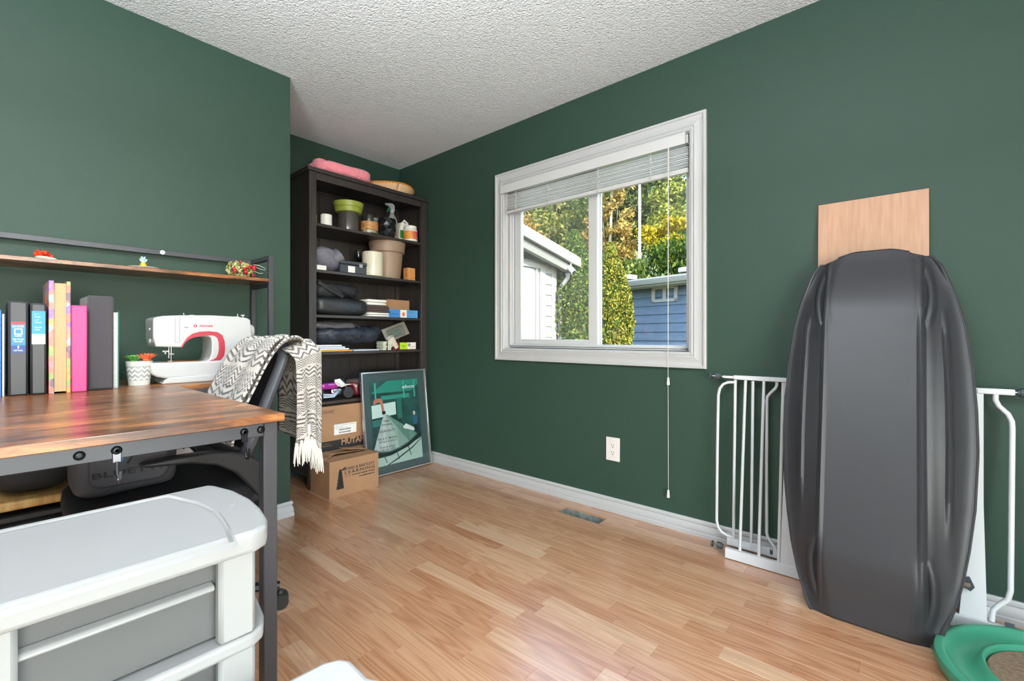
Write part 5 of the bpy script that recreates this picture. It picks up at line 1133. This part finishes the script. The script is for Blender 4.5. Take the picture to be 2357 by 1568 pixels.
# ================================================================ moving carton on the floor
jb = thing('moving_box', 'brown cardboard box with lighthouse print on the floor before the bookcase', 'box', (-2.615, 1.447, 0))
jx0, jx1, jy0, jy1, jz = -2.732, -2.500, 1.287, 1.607, .212
m = MB(); e = .003
m.box(jx0, jx1, jy0, jy0+e, .0005, jz); m.box(jx0, jx1, jy1-e, jy1, .0005, jz); m.box(jx0, jx0+e, jy0+e, jy1-e, .0005, jz); m.box(jx1-e, jx1, jy0+e, jy1-e, .0005, jz); m.box(jx0+e, jx1-e, jy0+e, jy1-e, .0005, .004); m.build('carton', CARD, jb, smooth=0)
def flap(vs):
    m = MB(); m.add(vs, [(0, 1, 2, 3)]); o = m.build('flap', CARD, jb, smooth=0); q = o.modifiers.new('t', 'SOLIDIFY'); q.thickness = .003; return o
flap([(jx1, jy0, jz), (jx1, jy1, jz), (-2.612, jy1-.004, jz-.004), (-2.617, jy0+.01, jz+.002)])
flap([(jx0, jy0, jz), (jx0, jy1, jz), (-2.615, jy1-.02, jz+.006), (-2.620, jy0+.05, jz+.016)])
flap([(jx0+.02, jy1-.15, jz+.020), (jx0+.04, jy1-.01, jz+.004), (-2.60, jy1-.03, jz+.012), (-2.62, jy1-.13, jz+.022)])
flap([(jx0+.006, jy0, jz+.001), (jx1-.06, jy0, jz+.001), (-2.62, jy0+.10, jz+.010), (jx0+.03, jy0+.09, jz+.014)])
TP = mat('clear_tape', (176, 132, 92), .15)
MB().box(-2.632, -2.590, jy0-.0004, jy0, .001, jz-.004).build('tape', TP, jb, smooth=0)
pr = lambda y, z: frame((jx1+.0004, y, z), (0, 1, 0), (0, 0, 1))
text('lettering', 'JONES & BARTLETT', PRT, pr(1.381, .1475), jb, False, .198, .016, .0002, .0003); text('lettering', 'LEARNING', PRT, pr(1.383, .124), jb, False, .197, .017, .0002, .0003, sp=1.25)
text('lettering', 'An Ascend Learning Company', PRT, pr(1.43, .1085), jb, False, .150, .008, .0002, .0005); text('lettering', 'www.jblearning.com', PRT, pr(1.473, .091), jb, False, .105, .008, .0002, .0005)
MB().box(jx1, jx1+.0004, 1.381, 1.425, .1105, .1122).build('print_rule', PRT, jb, smooth=0)
lh = MB()
for z0, z1 in ((.045, .070), (.073, .086), (.089, .101), (.104, .116), (.119, .130), (.133, .141)):
    w0 = .0225-.012*(z0-.045)/.10; w1 = .0225-.012*(z1-.045)/.10
    pass
hw = MB()
bands = [(.045, .070), (.073, .086), (.089, .101), (.104, .116), (.119, .130), (.133, .141)]
li = None
for z0, z1 in bands:
    w0 = .0235-.0135*(z0-.045)/.10; w1 = .0235-.0135*(z1-.045)/.10; c = 1.353
    o = MB().add([(jx1+.0004, c-w0, z0), (jx1+.0004, c+w0, z0), (jx1+.0004, c+w1, z1+.003), (jx1+.0004, c, z1+.0055), (jx1+.0004, c-w1, z1)], [(0, 1, 2, 3, 4)]).build('lighthouse_print', PRT, li or jb, smooth=0)
MB().add([(jx1+.0004, 1.343, .143), (jx1+.0004, 1.363, .146), (jx1+.0004, 1.357, .160), (jx1+.0004, 1.349, .160)], [(0, 1, 2, 3)]).build('lighthouse_print', PRT, jb, smooth=0)
MB().add([(jx1+.0004, 1.360, .150), (jx1+.0004, 1.388, .153), (jx1+.0004, 1.388, .169), (jx1+.0004, 1.360, .156)], [(0, 1, 2, 3)]).build('lighthouse_print', PRT, jb, smooth=0)

# ================================================================ framed picture leaning on the bookcase
PM = frame((-2.651, 1.618, .004), (0, 1, 0), (-.080, 0, .69))
pc = thing('framed_picture', 'silver framed factory photograph with lettering leaning on the bookcase', 'picture', M=PM)
PWd, PHt = .532, .697
SIL = mat('brushed_silver', (196, 196, 198), .28, .9); MATB = mat('dark_mat_board', (66, 86, 88), .6)
for a in ((0, .012, 0, PHt), (PWd-.012, PWd, 0, PHt)): MB().box(a[0], a[1], a[2], a[3], -.014, .010, .002).build('frame_side', SIL, pc, local=True)
for a in ((.012, PWd-.012, 0, .012), (.012, PWd-.012, PHt-.012, PHt)): MB().box(a[0], a[1], a[2], a[3], -.014, .010, .002).build('frame_side', SIL, pc, local=True)
MB().box(.012, PWd-.012, .012, PHt-.012, -.012, -.006).build('mat_board', MATB, pc, local=True, smooth=0)
# printed photograph (flat print on the board)
ix0, ix1, iy0, iy1 = .066, .462, .060, .628
ph = MB().box(ix0, ix1, iy0, iy1, -.006, -.0054).build('photo_print', mat('print_dark_teal', (22, 54, 56), .5, var=(9, (34, 92, 86), (1, 1, 1))), pc, local=True, smooth=0)
lay = [-.0053]
def flat(poly, col, var=None):
    lay[0] += .00012; nm = 'print_%d_%d_%d' % col
    m = MB(); m.add([(a, b_, lay[0]) for a, b_ in poly], [tuple(range(len(poly)))]); return m.build('print_area', mat(nm, col, .5, var=var), ph, local=True, smooth=0)
flat([(.07, .55), (.40, .545), (.462, .59), (.462, .628), (.20, .628)], (39, 138, 124)); flat([(.15, .50), (.38, .50), (.38, .528), (.15, .528)], (48, 147, 133)); flat([(.27, .36), (.31, .36), (.31, .505), (.27, .505)], (36, 114, 102))
for x in (.10, .33, .42): flat([(x, .50), (x+.012, .50), (x+.012, .62), (x, .62)], (83, 171, 161))
flat([(.07, .375), (.26, .385), (.26, .48), (.07, .47)], (213, 235, 230)); flat([(.07, .372), (.26, .382), (.26, .392), (.07, .382)], (29, 53, 53)); flat([(.07, .325), (.20, .33), (.20, .37), (.07, .37)], (53, 119, 114))
flat([(.066, .060), (.462, .060), (.462, .205), (.30, .150), (.15, .125), (.066, .13)], (183, 204, 194)); flat([(.066, .115), (.20, .12), (.34, .155), (.462, .215), (.462, .245), (.34, .19), (.20, .155), (.066, .148)], (24, 41, 41))
flat([(.066, .06), (.16, .06), (.25, .095), (.38, .15), (.462, .20), (.462, .195), (.38, .14), (.25, .083), (.18, .06)], (41, 65, 65))
for x, k in ((.16, .03), (.26, .045), (.36, .06)): flat([(x, .06+k*.5), (x+.006, .06+k*.5), (x-.02, .115+k), (x-.026, .115+k)], (41, 60, 60))
# metal cone
ap = (.170, .398); bl_ = [(.070, .178), (.12, .160), (.19, .152), (.27, .164), (.35, .192), (.425, .235)]
shade = [(206, 212, 212), (214, 216, 216), (190, 206, 200), (166, 190, 180), (120, 160, 148)]
for i in range(5): flat([(ap[0]-.012+.006*i, ap[1]), bl_[i], bl_[i+1], (ap[0]-.006+.006*i, ap[1])], shade[i], var=(30, tuple(max(0, c-24) for c in shade[i]), (1, .2, 1)))
flat([(.070, .178), (.12, .160), (.19, .152), (.27, .164), (.35, .192), (.425, .235), (.425, .228), (.35, .183), (.27, .154), (.19, .142), (.12, .150), (.070, .168)], (88, 114, 109))
# robot arm
for P in ([(.085, .475), (.130, .49), (.135, .513), (.110, .515), (.085, .50)], [(.115, .50), (.140, .515), (.155, .50), (.168, .42), (.150, .415), (.138, .48)], [(.145, .425), (.172, .425), (.176, .405), (.150, .400)]): flat(P, (196, 120, 100) if P[0][1] > .43 else (40, 30, 30))
# worker at a table
flat([(.392, .33), (.412, .375), (.428, .372), (.436, .34), (.430, .305), (.400, .30)], (46, 93, 128)); flat([(.400, .378), (.412, .392), (.421, .384), (.418, .371), (.405, .369)], (235, 194, 171)); flat([(.396, .388), (.408, .398), (.421, .390), (.410, .388)], (235, 235, 235)); flat([(.31, .300), (.335, .318), (.412, .275), (.398, .258), (.312, .288)], (235, 235, 235)); flat([(.395, .30), (.430, .30), (.432, .25), (.410, .25)], (27, 36, 46))
DT_ = mat('dark_print', (40, 52, 56), .6)
tz = lay[0]+.0002
LZ = lambda x, y: Matrix.Translation((x, y, tz))
for s, x, y, w_, h in (('Happy', .178, .352, .045, .014), ('Retirement', .178, .327, .080, .014), ('GEORG KIE TT', .178, .283, .125, .014), ('Emp. # 32 - Machinist', .178, .235, .150, .013), ('34 Years of Service', .178, .214, .135, .013), ('From all at Ebco', .176, .178, .115, .012), ('10th Sept. 1999', .176, .160, .110, .012)):
    text('lettering', s, DT_, LZ(x, y), ph, True, w_, h, .0001, .0001, 'CENTER')
text('lettering', 'ebco', WT, LZ(.322, .566), ph, True, .105, .024, .0001, .0006)
MB().box(.012, PWd-.012, .012, PHt-.012, .0015, .0030).build('glazing', glass_mat('picture_glass', (244, 247, 247), 1.45), pc, local=True, smooth=0)

# ================================================================ white pressure gate leaning on the wall
GW = mat('white_enamel', (212, 213, 216), .3, coat=.2); GK = mat('grey_knob', (58, 66, 70), .45)
GA = frame((0, 2.055, .0005), (1, 0, 0), (0, .095, .757)); GB = frame((0, 2.118, .0005), (1, 0, 0), (0, .032, .757))
gt = thing('pet_gate', 'white metal pressure gate leaning against the wall behind the sled', 'gate', (-.2, 2.10, 0))
def gtube(name, P, M, r=.0062): return MB().tube([M @ Vector((x, s, 0)) for x, s in P], r, 10).build(name, GW, gt)
def gbox(name, x0, x1, s0, s1, d0, d1, M, b_=.002): return MB().box(x0, x1, s0, s1, d0, d1, b_, M=M).build(name, GW, gt)
gbox('top_bar', -.576, -.366, .752, .771, -.008, .010, GA); gbox('top_bar', .172, .258, .752, .771, -.008, .010, GA)
gbox('extension_tube', -.622, -.576, .756, .767, -.005, .006, GA); gbox('bottom_bar', -.584, .232, .0, .042, -.008, .014, GA); gbox('bottom_bar', -.596, .20, .028, .062, -.012, .006, GB)
for x in (-.529, -.458, -.387): gtube('bar', [(x, .040), (x, .754)], GA)
for x in (-.570, -.500): gtube('bar', [(x, .050), (x, .745)], GB)
gtube('hoop', [(-.572, .735), (-.600, .733), (-.620, .724), (-.634, .704), (-.640, .674), (-.641, .447), (-.640, .12), (-.634, .092), (-.618, .074), (-.596, .066), (-.566, .062)], GB)
gtube('hooked_bar', [(-.410, .748), (-.410, .733), (-.414, .722), (-.435, .696), (-.444, .684), (-.446, .668), (-.445, .415), (-.442, .120), (-.438, .104), (-.406, .058)], GB)
gtube('hooked_bar', [(.216, .756), (.215, .735), (.222, .716), (.242, .692), (.250, .670), (.251, .650), (.246, .422), (.240, .150), (.234, .122), (.215, .099), (.202, .080), (.198, .045)], GA, .0075)
for sg, xo, xi in ((1, .188, .170), (-1, -.380, -.366)):
    k = .045 if sg > 0 else -.056
    MB().prism([(xo, .040), (xo-.004*sg, .40), (xo, .771), (xi, .771), (xi-.014*sg, .40), (xi-k, .040)], lambda a, b_, d: GA @ Vector((a, b_, d)), -.006, .008).build('post', GW, gt, smooth=20)
for x in (-.28, -.20, -.12, -.04, .04): gtube('door_bar', [(x, .07), (x, .74)], GB)
gbox('door_rail', -.34, .12, .735, .752, -.006, .006, GB)
def knob(c, M, dx):
    c = Vector(c); V = lambda x, s, d=0: M @ Vector((c.x+x*dx, c.y+s, d))
    MB().cyl(V(-.052, 0), V(-.046, 0), .0135, n=16).build('end_pad', GK, gt)
    MB().cyl(V(-.046, 0), V(.0, 0), .0032, n=8).build('threaded_rod', STEEL, gt)
    MB().cyl(V(-.028, 0), V(-.012, 0), .0145, .0145, n=10).cyl(V(-.012, 0), V(-.006, 0), .011, n=10).build('adjusting_nut', GK, gt)
knob((-.622, .763), GA, 1); knob((-.590, .040, 0), GA, 1); knob((.258, .762), GA, -1); knob((.236, .030), GA, -1)
MB().box(-.428, -.418, .040, .054, .006, .009, M=GB).box(-.428, -.4245, .054, .060, .006, .009, M=GB).box(-.4215, -.418, .054, .060, .006, .009, M=GB).build('clip', GK, gt)
MB().box(.225, .245, .035, .058, .0145, .018, M=GA).build('clip', GK, gt)
MB().prism([(.128, .155), (.150, .165), (.160, .140), (.150, .125), (.128, .138)], lambda a, b_, d: GA @ Vector((a, b_, d)), .008, .03).build('latch', GK, gt); MB().box(.118, .150, .138, .150, .03, .034, M=GA).build('latch_plate', STEEL, gt)

# ================================================================ plywood board behind the sled
pb = thing('plywood_board', 'pale plywood board standing behind the black sled', 'board', (-.108, 2.165, .77))
PLY = mat('plywood', (186, 148, 122), .6, var=(7, (176, 136, 110), (14, 1, 1.2)))
BMx = frame((-.270, 2.148, .7708), (1, 0, 0), (0, .035, .69))
MB().box(0, .327, 0, .690, -.006, 0, .0008, M=BMx).build('face', PLY, pb); MB().box(.001, .326, .001, .689, -.0105, -.006, M=BMx).build('core', mat('plywood_core', (176, 132, 98), .7), pb)

# ================================================================ black snow sled
SL = frame((-.096, 1.862, .001), (1, 0, 0), (0, .262, 1.21))
BLKP = mat('black_moulded_plastic', (46, 46, 49), .46, bump=(220, .12, .0012))
sl = thing('snow_sled', 'long black plastic snow sled standing upright against the gate', 'sled', (-.096, 1.9, 0))
hwp = [(0, .152), (.02, .166), (.06, .176), (.116, .195), (.20, .215), (.30, .231), (.42, .245), (.59, .2545), (.72, .2535), (.85, .247), (.98, .234), (1.08, .214), (1.15, .194), (1.20, .178), (1.228, .162), (1.246, .138), (1.256, .10)]
def hwid(s):
    for i in range(len(hwp)-1):
        a, b_ = hwp[i], hwp[i+1]
        if s <= b_[0]: return a[1]+(b_[1]-a[1])*max(0, (s-a[0]))/(b_[0]-a[0])
    return hwp[-1][1]
def sst(a, b_, x): t_ = min(1, max(0, (x-a)/(b_-a))); return t_*t_*(3-2*t_)
def top_s(x): return 1.266-.022*sst(.04, .13, abs(x))+.004*sst(.125, .145, abs(x))
def depth(x, s):
    ax = abs(x); h = hwid(min(s, 1.22)); q = ax/max(h, .01)
    d = .016+.078*(1-sst(.50, 1.0, q)**1.15)
    d *= .22+.78*sst(-.02, .22, s)**.8; d *= .32+.68*(1-sst(1.02, 1.30, s))
    cr = .1275
    d += .006*(1-sst(0, .010, abs(ax-cr)))*sst(.0, .12, s)*(1-sst(1.22, 1.26, s))          # crease lines
    d -= .010*sst(cr, cr+.012, ax)*(1-sst(cr+.03, cr+.07, ax))*sst(.05, .2, s)*(1-sst(1.1, 1.25, s))
    d += .012*(1-sst(0, .010, abs(ax-(.168+.28*max(0, h-.168)))))*sst(.30, .48, s)*(1-sst(.93, 1.05, s))                          # outer runners
    for s0, s1_ in ((.045, .27), (.955, 1.205)):
        k = (s-s0)/(s1_-s0)
        if 0 < k < 1:
            b_ = .140+.016*math.sin(PI*k); w_ = math.sin(PI*k); d += .015*w_*(1-sst(0, .013, abs(ax-b_))); d -= .006*w_*sst(b_-.045, b_-.018, ax)*(1-sst(b_-.016, b_-.004, ax))
    return d
NU, NV = 160, 230
def sled(u, v):
    s = 1.262*(v if v < .97 else v); uu = (u-.5)*2
    h = hwid(min(s, 1.256)); f = abs(uu); xi = min(.168, .92*h); x = math.copysign(f/.66*xi if f < .66 else xi+(h-xi)*(f-.66)/.34, uu)
    if s > 1.20: s = 1.20+(s-1.20)*(top_s(x)-1.20)/.062
    return SL @ Vector((x, s, depth(x, s)))
m = MB(); m.grid(sled, NU, NV); m.uv = None
o = m.build('hull', BLKP, sl, smooth=60); q = o.modifiers.new('t', 'SOLIDIFY'); q.thickness = .004; q.offset = -1
edge = [SL @ Vector((hwid(s)*sg, s, .010)) for sg, rng in ((-1, range(0, 42)), (1, range(41, -1, -1))) for s in [k*.03 for k in rng]]
m = MB(); m.tube(edge, .0075, 8, flat=.8); m.build('rim', BLKP, sl)

# ================================================================ cat scratcher on the floor
sc_c = (.326, 1.802, 0)
cs_ = thing('cat_scratcher', 'round green plastic ring tray with brown scratch pad on the floor', 'cat toy', sc_c)
GR = mat('sea_green_plastic', (62, 138, 110), .35)
MB().lathe([(.232, .0005), (.262, .006), (.272, .026), (.268, .044), (.256, .049), (.246, .046), (.238, .030), (.224, .020), (.196, .019), (.184, .028), (.178, .044), (.170, .047), (.164, .043), (.162, .012), (.162, .0005)], sc_c, 72).build('ring', GR, cs_, smooth=50)
MB().lathe([(.1615, .001), (.1615, .030), (.158, .034), (0, .034)], sc_c, 48).build('pad', mat('corrugated_pad', (132, 112, 92), .95, var=(90, (110, 90, 72)), bump=(160, .9, .004)), cs_)

# ================================================================ wall outlets
OW = mat('outlet_plastic', (226, 219, 216), .35); SLOT = mat('slot_dark', (40, 36, 34), .6)
def outlet(M, label):
    t = thing('wall_outlet', label, 'outlet', M=M, group='wall outlets')
    MB().box(-.0405, .0405, -.0625, .0625, 0, .005, .002).build('plate', OW, t, local=True)
    for s in (1, -1):
        r = MB().prism(rrect(-.016, .016, -.017+.0195*s, .017+.0195*s, .006, 3), lambda a, b_, d: (a, b_, d), .005, .0065).build('receptacle', OW, t, local=True)
        for x, h in ((-.0065, .0045), (.0065, .0036)): MB().box(x-.0011, x+.0011, .0195*s+.001-h+.003, .0195*s+.001+h+.003, .0065, .0068).build('slot', SLOT, r, local=True, smooth=0)
        MB().prism([(-.0028, -.0095), (.0028, -.0095), (.0028, -.006), (0, -.0042), (-.0028, -.006)], lambda a, b_, d: (a, b_+.0195*s, d), .0065, .0068).build('slot', SLOT, r, local=True, smooth=0)
    for y in (.050, -.050): MB().lathe([(.0028, 0), (.0026, .0008), (0, .001)], (0, y, .005), 10).build('screw', OW, t, local=True)
outlet(frame((-1.188, D-.0005, .3345), (1, 0, 0), (0, 0, 1)), 'white duplex outlet on the green wall under the window')
outlet(frame((XL+.0005, .575, .425), (0, 1, 0), (0, 0, 1)), 'white outlet on the wall behind the desk seen past the chair')
